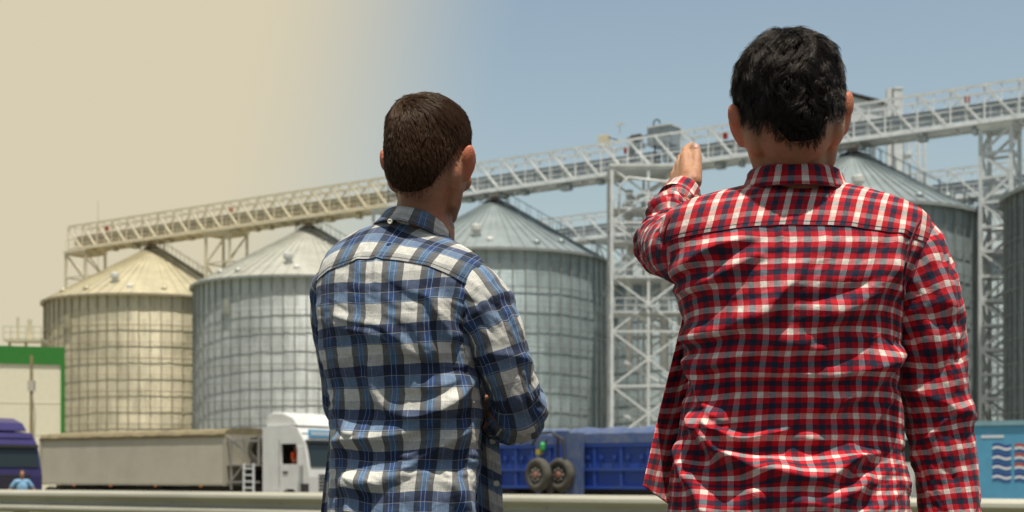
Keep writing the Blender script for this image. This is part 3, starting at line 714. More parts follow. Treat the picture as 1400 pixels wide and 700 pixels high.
# gap details: hoses and a green-clad coil at the trailer front
p = P(745, 605, 54.6); rw = empty('hose_rack', (p.x, p.y, -.5), 'black hoses with a bright green coupling above the spare tyres', 'hoses', None, ang)
zz = p.z + .5
g = MB(); g.tube([(-.6, 0, zz-.1), (-.3, 0, zz+.35), (.3, 0, zz+.38), (.8, 0, zz+.1), (.9, 0, zz-.8)], .06, 8); g.tube([(-.2, 0, zz-.9), (-.15, 0, zz-.3), (.1, .0, zz+.1)], .04, 8); g.tube([(.5, .1, zz-1.0), (.52, .1, zz+.2)], .05, 8); g.build('hose', m_plastic, rw)
g = MB(); g.lathe([(.04, -.16), (.09, -.10), (.10, .08), (.04, .16)], (-.05, -.08, zz-.15), 12); g.build('coupling', mat('bright_green', (.04, .42, .08), .5), rw)
g = MB(); g.box(-.35, -.1, -.1, 0, zz-.45, zz-.25); g.build('strap', mat('dull_yellow', (.45, .36, .05), .6), rw)
g = MB(); g.box(.85, 1.35, .2, .6, 0, zz+.35); g.box(-.7, -.55, .4, .5, 0, zz+.3); g.build('rack_frame', m_bluetop, rw)

# light blue trailer with a striped emblem
lo = P(1290, 650, 46.5)
root = empty('curtain_trailer', (lo.x, lo.y, -.5), 'light blue trailer with red, white and blue wave stripes at the right edge', 'trailer', None, ang)
g = MB(); g.box(0, 11, 0, 2.5, .75, 3.1); g.build('cargo_box', m_lblue, root, bevel=.02)
g = MB(); g.box(-.02, 11.02, -.05, 2.55, 3.105, 3.25); g.build('top_rim', m_lblue2, root)
g = MB(); g.box(-.02, 11.02, -.05, -.003, .66, .78); g.build('bottom_rail', m_lblue2, root)
def wave(x0, x1, z, th, m, name):
    g = MB(); n = 14; vs = []
    for i in range(n+1):
        x = x0+(x1-x0)*i/n; dz = .035*math.sin(2*math.pi*i/n) 
        vs += [(x, -.012, z+dz), (x, -.012, z+dz+th), (x, -.004, z+dz), (x, -.004, z+dz+th)]
    g.add(vs, [(i*4, (i+1)*4, (i+1)*4+1, i*4+1) for i in range(n)] + [(i*4+1, (i+1)*4+1, (i+1)*4+3, i*4+3) for i in range(n)] + [(i*4, i*4+2, (i+1)*4+2, (i+1)*4) for i in range(n)])
    return g.build(name, m, root)
sx0 = 1.55
for c_ in range(5):
    for r_ in range(4):
        x0 = sx0 + c_*.68; z0 = 2.44 - r_*.30 - c_*.02
        if c_ == 0 or r_ > 0 or True:
            wave(x0, x0+.58, z0, .085, m_navy if (c_ == 0 or r_ == 3) else m_bred, 'wave_stripe')
            wave(x0, x0+.58, z0-.085, .08, m_bwhite, 'wave_stripe'); wave(x0, x0+.58, z0-.165, .05, m_navy, 'wave_stripe')
g = MB(); g.box(1.2, 1.9, -.012, -.004, 2.72, 2.80); g.build('emblem_bar', m_bwhite, root)
for k in range(3): wheel(root, 7+k*1.3, .2, .5)
g = MB(); g.box(0, 11, .7, .85, .5, .74); g.box(1.5, 1.7, .4, .6, 0, .74); g.build('chassis', m_dark, root)

# ================================================================== PEOPLE
def remesh_blob(name, prims, m, parent=None, voxel=.004, smooth_it=4, factor=.5):
    """prims: ('c', p0, p1, r0, r1) tapered capsules, ('e', centre, radii, 3x3) ellipsoids - fused into ONE continuous skin"""
    mb = MB()
    for p in prims:
        if p[0] == 'c':
            a, b, r0, r1 = Vector(p[1]), Vector(p[2]), p[3], p[4]; d = b - a; l = max(d.length, 1e-5); q = d.to_track_quat('Z', 'Y').to_matrix().to_4x4(); M = Matrix.Translation(a) @ q
            pr = [(r0*math.sin(t), -r0*math.cos(t)) for t in (.05, .4, .8, 1.2, 1.57)] + [(r1*math.sin(t), l + -r1*math.cos(t)) for t in (1.57, 1.94, 2.34, 2.74, 3.09)]
            mb.lathe(pr, n=20, M=M)
        else:
            c, r = Vector(p[1]), p[2]; Rm = (p[3].to_4x4() if len(p) > 3 and p[3] is not None else Matrix.Identity(4))
            M = Matrix.Translation(c) @ Rm @ Matrix.Diagonal((r[0], r[1], r[2], 1))
            mb.lathe([(math.sin(t), -math.cos(t)) for t in np.linspace(.03, math.pi-.03, 17)], n=28, M=M)
    o = mb.build(name + '_src', m); rm = o.modifiers.new('r', 'REMESH'); rm.mode = 'VOXEL'; rm.voxel_size = voxel; rm.use_smooth_shade = True
    sm = o.modifiers.new('s', 'SMOOTH'); sm.factor = factor; sm.iterations = smooth_it
    dg = bpy.context.evaluated_depsgraph_get(); me = bpy.data.meshes.new_from_object(o.evaluated_get(dg)); me.name = name
    old = o.data; bpy.data.objects.remove(o); bpy.data.meshes.remove(old)
    if not me.materials: me.materials.append(m)
    me.polygons.foreach_set('use_smooth', [True]*len(me.polygons))
    r = bpy.data.objects.new(name, me); C.objects.link(r); setparent(r, parent); return r

def skin_mat(name, col, col2):
    m = mat(name, col, 0.5, col2=col2, nscale=22, bump=.25, bscale=300, sss=.30, spec=.35); n = m.node_tree; b = n.nodes['Principled BSDF']
    src = b.inputs['Base Color'].links[0].from_socket
    for att, c in (('ruddy', (.62, .13, .06, 1)), ('stubble', (.10, .06, .045, 1))):
        a = n.nodes.new('ShaderNodeAttribute'); a.attribute_name = att; x = n.nodes.new('ShaderNodeMix'); x.data_type = 'RGBA'; x.inputs[7].default_value = c
        n.links.new(a.outputs['Fac'], x.inputs[0]); n.links.new(src, x.inputs[6]); src = x.outputs[2]
    n.links.new(src, b.inputs['Base Color']); return m
def skin_tone(o, M, jaw):
    me = o.data; n = len(me.vertices); v = np.empty(n*3); me.vertices.foreach_get('co', v); v = v.reshape(-1, 3); Mi = np.array(M.inverted()); q = v @ Mi[:3, :3].T + Mi[:3, 3]
    e = sstep(np.abs(q[:, 0]), .077, .090)*(np.abs(q[:, 2]) < .05)*(np.abs(q[:, 1]) < .06)*.5
    kn = .18*sstep(fbm(v[:, 0]*60, v[:, 1]*60, v[:, 2]*60, 3, 2), 0, 1.0)
    a = me.attributes.new('ruddy', 'FLOAT', 'POINT'); a.data.foreach_set('value', np.maximum(e, kn).astype(np.float32))
    st = np.zeros(n)
    fine = .6+.4*vnoise(v[:, 0]*420, v[:, 1]*420, v[:, 2]*420, 5)
    st = np.maximum(st, jaw*sstep(q[:, 1], -.005, .02)*sstep(-q[:, 2], .015, .04)*(q[:, 2] > -.12)*sstep(np.abs(q[:, 0])+q[:, 1]*.3, .02, .05))
    st = np.maximum(st, .35*sstep(-q[:, 1], .02, .05)*sstep(q[:, 2], -.100, -.070)*(q[:, 2] < .0))
    a = me.attributes.new('stubble', 'FLOAT', 'POINT'); a.data.foreach_set('value', (st*fine).astype(np.float32))
m_skin1 = skin_mat('skin_tanned', (.46, .235, .135), (.39, .18, .10))
m_skin2 = skin_mat('skin_olive', (.50, .27, .15), (.43, .21, .115))
m_nail = mat('nail', (.62, .36, .29), .25)
m_eye = mat('eye_white', (.75, .73, .7), .2); m_iris = mat('iris', (.05, .03, .02), .2)

def plaid(name, warp, weft, pu, pv, geo_mix, hair=None, gain=1.0, wfac=.5, geo=.6):
    m = bpy.data.materials.new(name); m.use_nodes = True; n = m.node_tree; b = n.nodes['Principled BSDF']; lk = n.links.new
    def N_(t, **k):
        x = n.nodes.new(t)
        for a, v in k.items(): setattr(x, a, v)
        return x
    uv = N_('ShaderNodeUVMap', uv_map='UVMap')
    jn = N_('ShaderNodeTexNoise'); jn.inputs['Scale'].default_value = 45; lk(uv.outputs[0], jn.inputs[0])
    sub = N_('ShaderNodeVectorMath', operation='SUBTRACT'); sub.inputs[1].default_value = (.5, .5, .5); lk(jn.outputs['Color'], sub.inputs[0])
    scl = N_('ShaderNodeVectorMath', operation='SCALE'); scl.inputs['Scale'].default_value = .0016; lk(sub.outputs[0], scl.inputs[0])
    add = N_('ShaderNodeVectorMath', operation='ADD'); lk(uv.outputs[0], add.inputs[0]); lk(scl.outputs[0], add.inputs[1])
    sp_ = N_('ShaderNodeSeparateXYZ'); lk(add.outputs[0], sp_.inputs[0])
    cols = []; fr = []
    for k, (seq, per) in enumerate(((warp, pu), (weft, pv))):
        dv = N_('ShaderNodeMath', operation='DIVIDE'); dv.inputs[1].default_value = per; lk(sp_.outputs[k], dv.inputs[0])
        f = N_('ShaderNodeMath', operation='FRACT'); lk(dv.outputs[0], f.inputs[0]); fr.append(f)
        cr = N_('ShaderNodeValToRGB'); cr.color_ramp.interpolation = 'CONSTANT'; e = cr.color_ramp.elements
        e[0].position = 0; e[0].color = (*seq[0][1], 1); p = seq[0][0]
        e.remove(e[1])
        for wd_, c in seq[1:]:
            x = e.new(p); x.color = (*c, 1); p += wd_
        lk(f.outputs[0], cr.inputs[0]); cols.append(cr)
    if geo_mix:
        ml = N_('ShaderNodeMix', data_type='RGBA', blend_type='MULTIPLY'); ml.inputs[0].default_value = 1; lk(cols[0].outputs[0], ml.inputs[6]); lk(cols[1].outputs[0], ml.inputs[7])
        gm = N_('ShaderNodeGamma'); gm.inputs[1].default_value = .5; lk(ml.outputs[2], gm.inputs[0]); out = gm.outputs[0]
    else:
        ml = N_('ShaderNodeMix', data_type='RGBA'); ml.inputs[0].default_value = wfac; lk(cols[0].outputs[0], ml.inputs[6]); lk(cols[1].outputs[0], ml.inputs[7])
        m2_ = N_('ShaderNodeMix', data_type='RGBA', blend_type='MULTIPLY'); m2_.inputs[0].default_value = 1; lk(cols[0].outputs[0], m2_.inputs[6]); lk(cols[1].outputs[0], m2_.inputs[7])
        gm = N_('ShaderNodeGamma'); gm.inputs[1].default_value = .5; lk(m2_.outputs[2], gm.inputs[0])
        m3_ = N_('ShaderNodeMix', data_type='RGBA'); m3_.inputs[0].default_value = geo; lk(ml.outputs[2], m3_.inputs[6]); lk(gm.outputs[0], m3_.inputs[7]); out = m3_.outputs[2]
    # slub / thread irregularity
    for k, sc in enumerate(((900, 60, 1), (60, 900, 1))):
        mp = N_('ShaderNodeMapping'); mp.inputs['Scale'].default_value = sc; lk(uv.outputs[0], mp.inputs[0])
        t = N_('ShaderNodeTexNoise'); t.inputs['Scale'].default_value = 1; t.inputs['Detail'].default_value = 2; lk(mp.outputs[0], t.inputs[0])
        r_ = N_('ShaderNodeMapRange'); r_.inputs[1].default_value = .3; r_.inputs[2].default_value = .7; r_.inputs[3].default_value = .80; r_.inputs[4].default_value = 1.14; lk(t.outputs[0], r_.inputs[0])
        v = N_('ShaderNodeVectorMath', operation='SCALE'); lk(out, v.inputs[0]); lk(r_.outputs[0], v.inputs['Scale']); out = v.outputs[0]
    if hair:      # hairline over-check threads
        for k in (0, 1):
            for pos in hair[k]:
                s1 = N_('ShaderNodeMath', operation='SUBTRACT'); s1.inputs[1].default_value = pos; lk(fr[k].outputs[0], s1.inputs[0])
                ab = N_('ShaderNodeMath', operation='ABSOLUTE'); lk(s1.outputs[0], ab.inputs[0])
                lt = N_('ShaderNodeMath', operation='LESS_THAN'); lt.inputs[1].default_value = .0075; lk(ab.outputs[0], lt.inputs[0])
                fc = N_('ShaderNodeMath', operation='MULTIPLY'); fc.inputs[1].default_value = .38; lk(lt.outputs[0], fc.inputs[0])
                mh = N_('ShaderNodeMix', data_type='RGBA'); mh.inputs[7].default_value = (.55, .55, .52, 1); lk(fc.outputs[0], mh.inputs[0]); lk(out, mh.inputs[6]); out = mh.outputs[2]
    lk(out, b.inputs['Base Color']); b.inputs['Roughness'].default_value = .8; b.inputs['Specular IOR Level'].default_value = .25
    b.inputs['Sheen Weight'].default_value = .08
    tc = N_('ShaderNodeTexCoord')
    wn = N_('ShaderNodeTexNoise'); wn.inputs['Scale'].default_value = 26; wn.inputs['Detail'].default_value = 5; wn.inputs['Distortion'].default_value = .8; lk(tc.outputs['Object'], wn.inputs[0])
    b1 = N_('ShaderNodeBump'); b1.inputs['Strength'].default_value = .55; b1.inputs['Distance'].default_value = .006; lk(wn.outputs[0], b1.inputs['Height'])
    fn_ = N_('ShaderNodeTexNoise'); fn_.inputs['Scale'].default_value = 700; lk(uv.outputs[0], fn_.inputs[0])
    b2 = N_('ShaderNodeBump'); b2.inputs['Strength'].default_value = .35; b2.inputs['Distance'].default_value = .0008; lk(fn_.outputs[0], b2.inputs['Height']); lk(b1.outputs[0], b2.inputs['Normal']); lk(b2.outputs[0], b.inputs['Normal'])
    return m
RW, RR, RN = (.82, .76, .63), (.50, .002, .011), (.010, .024, .050)
m_red_back = plaid('red_check_cotton', [(.25, RW), (.25, RR), (.25, RN), (.25, RR)], [(.25, RW), (.25, RR), (.25, RN), (.25, RR)], .0385, .0375, False, wfac=.70, geo=.62)
m_red_yoke = plaid('red_check_cotton_yoke', [(.25, RW), (.25, RR), (.25, RN), (.25, RR)], [(.25, RW), (.25, RR), (.25, RN), (.25, RR)], .0385, .0385, False, wfac=.20, geo=.34)
BW, BC, BB = (.72, .70, .62), (.046, .046, .048), (.020, .062, .185)
m_blue_chk = plaid('blue_check_cotton', [(.45, BW), (.16, BC), (.23, BB), (.16, BC)], [(.25, (.010, .018, .055)), (.25, (.040, .088, .215)), (.27, BW), (.23, (.36, .36, .33))], .0735, .0850, True, hair=((.14, .66, .78), (.24, .47)))
m_seam_r = mat('seam_thread_dark_red', (.16, .01, .015), .9); m_seam_b = mat('seam_thread_navy', (.02, .025, .06), .9)
m_fold_r = mat('red_seam_fold', (.22, .015, .025), .85, col2=(.06, .03, .05), nscale=60); m_fold_b = mat('blue_seam_fold', (.05, .075, .14), .85, col2=(.16, .17, .19), nscale=50)
m_button = mat('shirt_button', (.72, .70, .58), .3)
m_denim = mat('denim', (.035, .055, .11), .85, noise=.35, nscale=6, bump=.4, bscale=300); m_chino = mat('charcoal_trousers', (.05, .05, .055), .85, noise=.2, nscale=6)
m_shoe = mat('brown_shoe', (.10, .05, .025), .5, noise=.2)

def catmull(pts, n):
    pts = np.asarray(pts, float); m = len(pts); t = np.linspace(0, m-1, n); out = []
    for x in t:
        i = min(int(x), m-2); f = x - i; p0 = pts[max(i-1, 0)]; p1 = pts[i]; p2 = pts[i+1]; p3 = pts[min(i+2, m-1)]
        out.append(.5*((2*p1) + (-p0+p2)*f + (2*p0-5*p1+4*p2-p3)*f*f + (-p0+3*p1-3*p2+p3)*f**3))
    return np.array(out)

def fold_field(qx, qy, folds):
    """ridges of cloth: each fold = (points, width above, width below, height, fade)"""
    out = np.zeros_like(qx)
    wq = 7*fbm(qx/60, qy/60, 0, 77, 1); wr2 = 8*fbm(qx/60, qy/60, 5, 78, 1); hm = 1+.45*vnoise(qx/38, qy/38, 2, 79)
    qx = qx+wq; qy = qy+wr2
    for pts, wu, wd_, h, *rest in folds:
        c = catmull(pts, 8*len(pts)); best = np.full(qx.shape, 1e9); sgn = np.zeros_like(qx); tt = np.zeros_like(qx)
        for i in range(len(c)-1):
            ax, ay = c[i]; bx, by = c[i+1]; dx, dy = bx-ax, by-ay; l2 = dx*dx+dy*dy+1e-9
            t = np.clip(((qx-ax)*dx+(qy-ay)*dy)/l2, 0, 1); ex = qx-(ax+t*dx); ey = qy-(ay+t*dy); d = np.hypot(ex, ey)
            cr = dx*ey - dy*ex; up = d < best; best = np.where(up, d, best); sgn = np.where(up, np.sign(cr), sgn); tt = np.where(up, (i+t)/(len(c)-1), tt)
        d = best; w = np.where(sgn < 0, wu, wd_)
        env = sstep(tt, 0, .22) * (1 - sstep(tt, .78, 1.0))
        if rest: env = (sstep(tt, 0, rest[0]) if rest[0] > 0 else 1) * ((1 - sstep(tt, 1-rest[1], 1.0)) if rest[1] > 0 else 1)
        out += h * env * np.exp(-(d/w)**2)
    return out*hm

class Torso:
    def __init__(s, Y, tab, folds, n=2.7, shear=0.0, seed=0, namp=.0035, nstretch=(1, 1), nrot=0, cut=None):
        s.Y, s.sc = Y, F/Y; t = np.array(tab, float); s.t = t; s.folds = folds; s.n = n; s.shear = shear; s.seed = seed; s.namp = namp; s.nst = nstretch; s.nrot = nrot
        py = np.arange(t[0, 0], t[-1, 0]+.5, 1.0); s.py = py; k = np.exp(-np.linspace(-2, 2, 17)**2); k /= k.sum(); s.col = []
        for j in range(1, t.shape[1]):
            v = np.interp(py, t[:, 0], t[:, j]); vp = np.pad(v, 8, mode='reflect', reflect_type='odd'); s.col.append(np.convolve(vp, k, 'valid'))
    def base(s, py, th):
        Lx, Rx, b, f, yo = [np.interp(py, s.py, c) for c in s.col]
        xc = (Lx+Rx)/2; a = (Rx-Lx)/2/s.sc; e = 2/s.n; c, sn = np.cos(th), np.sin(th)
        x = (xc-700)/s.sc + a*np.sign(c)*np.abs(c)**e
        sy = np.abs(sn)**e; y = s.Y + yo + np.where(sn > 0, -b*sy, f*sy) - s.shear*(x-(xc-700)/s.sc)
        z = CAMZ + (650-py)/s.sc + 0*th
        return np.stack([x, y, z], -1)
    def surf(s, py, th, off=0.0):
        py = np.clip(py, s.py[0], s.py[-1]); e = .8
        P0 = s.base(py, th); dp = s.base(np.clip(py+e, s.py[0], s.py[-1]), th)-s.base(np.clip(py-e, s.py[0], s.py[-1]), th); dt = s.base(py, th+.01)-s.base(py, th-.01)
        nn = np.cross(dp, dt); nn /= np.linalg.norm(nn, axis=-1, keepdims=True)+1e-12
        qx = 700 + P0[..., 0]/P0[..., 1]*F; qy = 650-(P0[..., 2]-CAMZ)/P0[..., 1]*F
        back = sstep(np.sin(th), -.25, .25)
        d = fold_field(qx, qy, s.folds)*back
        r = math.radians(s.nrot); ux = qx*math.cos(r)+qy*math.sin(r); uy = -qx*math.sin(r)+qy*math.cos(r)
        wx = fbm(ux/90, uy/90, th*.5, s.seed+5, 2)*18
        nz = fbm((ux+wx)/(70*s.nst[0]), (uy+wx)/(26*s.nst[1]), np.sin(th)*1.2, s.seed, 4)
        nz = nz - .35*np.abs(nz)
        fade = sstep(py, s.py[0]+60, s.py[0]+150)
        d = d + s.namp*nz*(.25+.75*fade)
        sg = np.where((nn[..., 0:1]*(P0[..., 0:1]-((np.interp(py, s.py, s.col[0])+np.interp(py, s.py, s.col[1]))/2-700)[..., None]/s.sc)+nn[..., 1:2]*(P0[..., 1:2]-s.Y)) < 0, -1, 1)
        return P0 + nn*sg*(d+off)[..., None]

def rows_uv(pos, th, u0, swap=False, skew=0):
    """u = arc length of a mid row, v = length travelled down the middle of the back"""
    mid = pos[pos.shape[0]//2]; du = np.r_[0, np.cumsum(np.linalg.norm(np.diff(mid, axis=0), axis=-1))]
    j = np.argmin(np.abs(mid[:, 0]-u0) + (mid[:, 1] > mid[:, 1].mean())*10); du = du - du[j]
    jb = np.argmin(np.abs(th-math.pi/2)); colp = pos[:, jb]; dv = np.r_[0, np.cumsum(np.linalg.norm(np.diff(colp, axis=0), axis=-1))]
    uv = np.zeros(pos.shape[:2]+(2,)); uv[..., 0] = -du[None, :] ; uv[..., 1] = dv[:, None]
    return uv

def sleeve(name, pts, rad, m, parent, seed=0, n=220, nt=120, ref=(0, -1, 0), amp=.003, elbow=None, twist=0, u_off=0, flat=1.0, dense=26., extra=None):
    c = catmull(pts, n); r = catmull(np.array(rad)[:, None], n)[:, 0]
    tan = np.gradient(c, axis=0); tan /= np.linalg.norm(tan, axis=1, keepdims=True)
    x = np.array(ref, float); fr = []
    for i in range(n):
        x = x - tan[i]*x.dot(tan[i]); x /= np.linalg.norm(x); fr.append((x.copy(), np.cross(tan[i], x)))
    ln = np.r_[0, np.cumsum(np.linalg.norm(np.diff(c, axis=0), axis=1))]
    th = np.linspace(0, 2*np.pi, nt+1); X = np.array([f[0] for f in fr]); Yv = np.array([f[1] for f in fr])
    T, Ln = np.meshgrid(th, ln); cx, sx = np.cos(T), np.sin(T)
    nz = fbm(cx*1.6+Ln*dense*.35, sx*1.6+Ln*dense, Ln*8, seed, 4); nz = nz-.45*np.abs(nz)
    a = amp*np.ones_like(ln)
    if elbow is not None: a = a + elbow[2]*np.exp(-((ln/ln[-1]-elbow[0])/elbow[1])**2)
    rr = r[:, None]*(1+.0*T) + nz*a[:, None]
    if extra: rr = rr + extra(T, Ln/ln[-1])
    pos = c[:, None, :] + X[:, None, :]*(rr*cx)[..., None]*flat + Yv[:, None, :]*(rr*sx)[..., None]
    uv = np.stack([T*np.median(r)+u_off + twist*Ln, Ln+.004*nz], -1)
    return grid_mesh(name, pos, uv, m, parent), c, r, fr, ln

def hand_prims(W, a, r, p, curl=(.15, .2, .2), L=1.0, thumb=(.6, .5), spread=.0):
    """wrist, finger axis, radial (thumb side) axis, palm normal"""
    W, a, r, p = Vector(W), Vector(a).normalized(), Vector(r).normalized(), Vector(p).normalized(); pr = []
    lens = (.072, .080, .074, .058); offs = (.031, .0105, -.0105, -.030); mcp = (.094, .097, .092, .084); rads = (.0092, .0094, .0088, .0078)
    for k in range(4):
        m_ = W + a*mcp[k]*L + r*offs[k]*L; pr.append(('c', W + a*.012 + r*offs[k]*.5, m_, .0135, .0118))
        d = a + r*spread*(1.5-k); d.normalize(); q = m_; bl = lens[k]*L
        for j, fr_ in enumerate((.46, .30, .24)):
            cu = curl[j]*(1+.12*k); d = (d*math.cos(cu) + p*math.sin(cu)).normalized(); e = q + d*bl*fr_
            pr.append(('c', q, e, rads[k]*(1-.08*j), rads[k]*(1-.08*(j+1)))); q = e
            pr.append(('e', e, (rads[k]*(1.03-.09*j),)*3))
    for k in range(3): pr.append(('c', W+a*.03+r*(.018-.018*k), W+a*.082+r*(.021-.021*k)*L, .0135, .0120))
    b = W + a*.022 + r*.020 + p*.010; m1 = W + a*.058 + r*(.030+.028*thumb[0]) + p*.016; m2 = m1 + (a*.9 + r*thumb[1]*.5 + p*.05).normalized()*.036; m3 = m2 + (a*.9 + r*thumb[1]*.42).normalized()*.029
    pr += [('c', b, m1, .0195, .0140), ('e', W + a*.035 + r*.022 + p*.006, (.019, .019, .019)), ('c', m1, m2, .0125, .0112), ('e', m2, (.0115,)*3), ('c', m2, m3, .0108, .0092)]
    pr += [('c', W - a*.05, W + a*.02, .026, .0245)]
    return pr, (m2, m3)

def head_prims(M, neck_to, neck_r=.054):
    pr = []; R3 = M.to_3x3()
    def e(c, r, rot=None):
        pr.append(('e', M @ Vector(c), r, (R3 @ rot) if rot else R3))
    def c(a, b, r0, r1): pr.append(('c', M @ Vector(a), M @ Vector(b), r0, r1))
    e((0, -.008, .038), (.0765, .097, .092)); e((0, .032, -.008), (.063, .063, .088)); e((0, .045, -.062), (.050, .046, .044))
    for s in (-1, 1):
        c((s*.060, .005, -.03), (s*.051, .012, -.068), .016, .016); c((s*.051, .012, -.068), (s*.016, .078, -.088), .016, .014)
        e((s*.040, .070, -.018), (.022, .018, .022))
        rot = Matrix.Rotation(s*R(-32), 3, 'Z') @ Matrix.Rotation(s*R(8), 3, 'Y')
        e((s*.087, -.008, .000), (.0055, .0180, .0315), rot); e((s*.091, -.015, .010), (.0070, .0125, .021), rot); e((s*.081, .000, -.024), (.0070, .010, .013), rot)
    c((0, .094, .020), (0, .116, -.016), .008, .0125); c((-.034, .086, .030), (.034, .086, .030), .011, .011)
    for s in (-1, 1): e((s*.010, .108, -.020), (.008, .009, .007))
    e((0, .094, -.046), (.024, .012, .0055)); e((0, .092, -.056), (.021, .012, .006)); e((0, .086, -.090), (.018, .015, .014))
    nk = M @ Vector((0, -.012, -.03)); pr.append(('c', nk, Vector(neck_to), neck_r, neck_r+.006))
    pr.append(('c', M @ Vector((0, -.026, -.02)), Vector(neck_to)+Vector((0, -.012, .01)), neck_r-.006, neck_r-.002))
    e((0, -.018, -.012), (.062, .078, .075))
    for s in (-1, 1): e((s*.060, -.012, -.022), (.020, .028, .034)); c((s*.072, .002, -.026), (s*.074, .0, .02), .009, .009)
    return pr

SK_C, SK_R = np.array((0, -.008, .036)), np.array((.0765, .098, .094))
def sk_k(z): return np.where(z >= 0, 2.7, 3.0)
def sk_point(az, ze, mn=1.0):
    """az 0 = back of the head, ze -1..1 from nape to crown"""
    k = sk_k(ze); rz = np.where(ze >= 0, SK_R[2], .134); rad_ = np.sqrt(np.clip(1-np.abs(ze)**k, 0, 1))*mn
    return np.stack([SK_C[0]+SK_R[0]*rad_*np.sin(az), SK_C[1]-SK_R[1]*rad_*np.cos(az), SK_C[2]+rz*ze*np.where(ze >= 0, mn, 1)], -1)
def sk_q(p):
    z = p[:, 2]-SK_C[2]; rz = np.where(z >= 0, SK_R[2], .134); return np.stack([(p[:, 0]-SK_C[0])/SK_R[0], (p[:, 1]-SK_C[1])/SK_R[1], z/rz], -1), rz
def hair(person, M, col, seed, N, len_top, len_side, len_nape, lift, whorl, swirl, wave, rad, capoff, clump, crown=(.1, -.55, .82), hairline=-.80, rough=.25, nwave=3.6, nw=.2, guides=500, clumpf=.7):
    rg = np.random.default_rng(seed)
    LA, LZ = [0, .35, .7, 1.05, 1.4, 1.62, 1.8, 2.1, 3.2], [hairline, hairline+.02, hairline+nw, -.40, -.10, -.12, -.35, .25, .42]
    d = rg.normal(size=(N*3, 3)); d /= np.linalg.norm(d, axis=1, keepdims=True); az = np.arctan2(d[:, 0], -d[:, 1]); ze = d[:, 2]
    keep = ze > np.interp(np.abs(az), LA, LZ) + .05*vnoise(d[:, 0]*14, d[:, 1]*14, 0, 3)*(np.abs(az) < 1.0); az, ze = az[keep][:N], ze[keep][:N]; n_ = len(az)
    cr = np.array(crown, float); cr = cr/np.linalg.norm(cr)
    top = sstep(ze, -.3, .45); nape = sstep(-ze, .25, .75)
    ln = (len_side + (len_top-len_side)*top)*(1-nape) + len_nape*nape; ln = ln*rg.uniform(.72, 1.15, n_)
    K = 10; step = ln/(K-1); p = sk_point(az, ze); pts = [p.copy()]; rj = rg.normal(size=(n_, 3))
    for k in range(1, K):
        q, rz = sk_q(p); kk = sk_k(q[:, 2]); nn = np.stack([2*q[:, 0]/SK_R[0], 2*q[:, 1]/SK_R[1], kk*np.sign(q[:, 2])*np.abs(q[:, 2])**(kk-1)/rz], -1); nn /= np.linalg.norm(nn, axis=1, keepdims=True)+1e-9
        u = q/np.linalg.norm(q, axis=1, keepdims=True); tr = u-cr; tr = tr-nn*np.sum(tr*nn, 1, keepdims=True); dist = np.linalg.norm(u-cr, axis=1, keepdims=True); tr /= np.linalg.norm(tr, axis=1, keepdims=True)+1e-6
        sw = np.cross(nn, tr)*swirl*np.exp(-dist/whorl); down = np.array((0, 0, -1.)) - nn*(-nn[:, 2:3]); f = tr + sw + down*.7*sstep(dist, .5, 1.4); f /= np.linalg.norm(f, axis=1, keepdims=True)+1e-6
        sd_ = np.cross(nn, f); r0 = pts[0]*clump
        wv = fbm(r0[:, 0], r0[:, 1], r0[:, 2], seed, 2)[:, None]; wv2 = vnoise(r0[:, 0]*1.1+9, r0[:, 1]*1.1, r0[:, 2]*1.1, seed+4)[:, None]; t = k/(K-1)
        ang_ = wave*(wv*1.2 + .8*np.sin(t*nwave+wv2*6)); lf = lift*(1-.8*t)*(1+.5*wv2) + .25*wave*np.sin(t*5+wv*4)
        dr = f*np.cos(ang_) + sd_*np.sin(ang_) + nn*lf + rj*.07; dr /= np.linalg.norm(dr, axis=1, keepdims=True); p = p + dr*step[:, None]
        q, rz = sk_q(p); kk = sk_k(q[:, 2]); mn = 1 + (.0010 + capoff*min(1, t*1.6)*(.35+.65*np.abs(wv2[:, 0])))/.09
        az_, = [np.hypot(q[:, 0], q[:, 1])]; lim = np.sqrt(np.clip(1-(np.abs(q[:, 2])/np.where(q[:, 2] >= 0, mn, 1))**kk, 0, 1))*mn
        ins = az_ < lim; sc_ = np.where(ins & (np.abs(q[:, 2]) < .75), lim/np.maximum(az_, 1e-4), 1.0)
        p[:, 0] = SK_C[0]+(p[:, 0]-SK_C[0])*np.minimum(sc_, 1.3); p[:, 1] = SK_C[1]+(p[:, 1]-SK_C[1])*np.minimum(sc_, 1.3)
        G = (np.abs(q[:, 0])**2+np.abs(q[:, 1])**2)/mn**2+(np.abs(q[:, 2])/mn)**kk; up = (G < 1) & (q[:, 2] >= .75); p[:, 2] = np.where(up, SK_C[2]+SK_R[2]*mn*np.clip(1-(q[:, 0]**2+q[:, 1]**2)/mn**2, 0, 1)**(1/2.7), p[:, 2])
        pts.append(p.copy())
    A3 = np.stack(pts, 1); gi = rg.choice(n_, guides, replace=False); G0 = A3[gi, 0]; near = np.empty(n_, int)
    for a in range(0, n_, 2000): near[a:a+2000] = np.argmin(((A3[a:a+2000, 0][:, None]-G0[None])**2).sum(-1), 1)
    gg = A3[gi][near]; tk = np.linspace(0, 1, K)[None, :, None]; cf = clumpf*rg.uniform(.5, 1.1, (n_, 1, 1))*sstep(tk, .05, .8)
    root_off = A3[:, :1]-gg[:, :1]; A3 = A3*(1-cf) + (gg + root_off*.12)*cf
    A = A3.reshape(-1, 3); Mn = np.array(M); A = A @ Mn[:3, :3].T + Mn[:3, 3]
    m = bpy.data.materials.new('hair_fibre'); m.use_nodes = True; nt_ = m.node_tree; b_ = nt_.nodes['Principled BSDF']
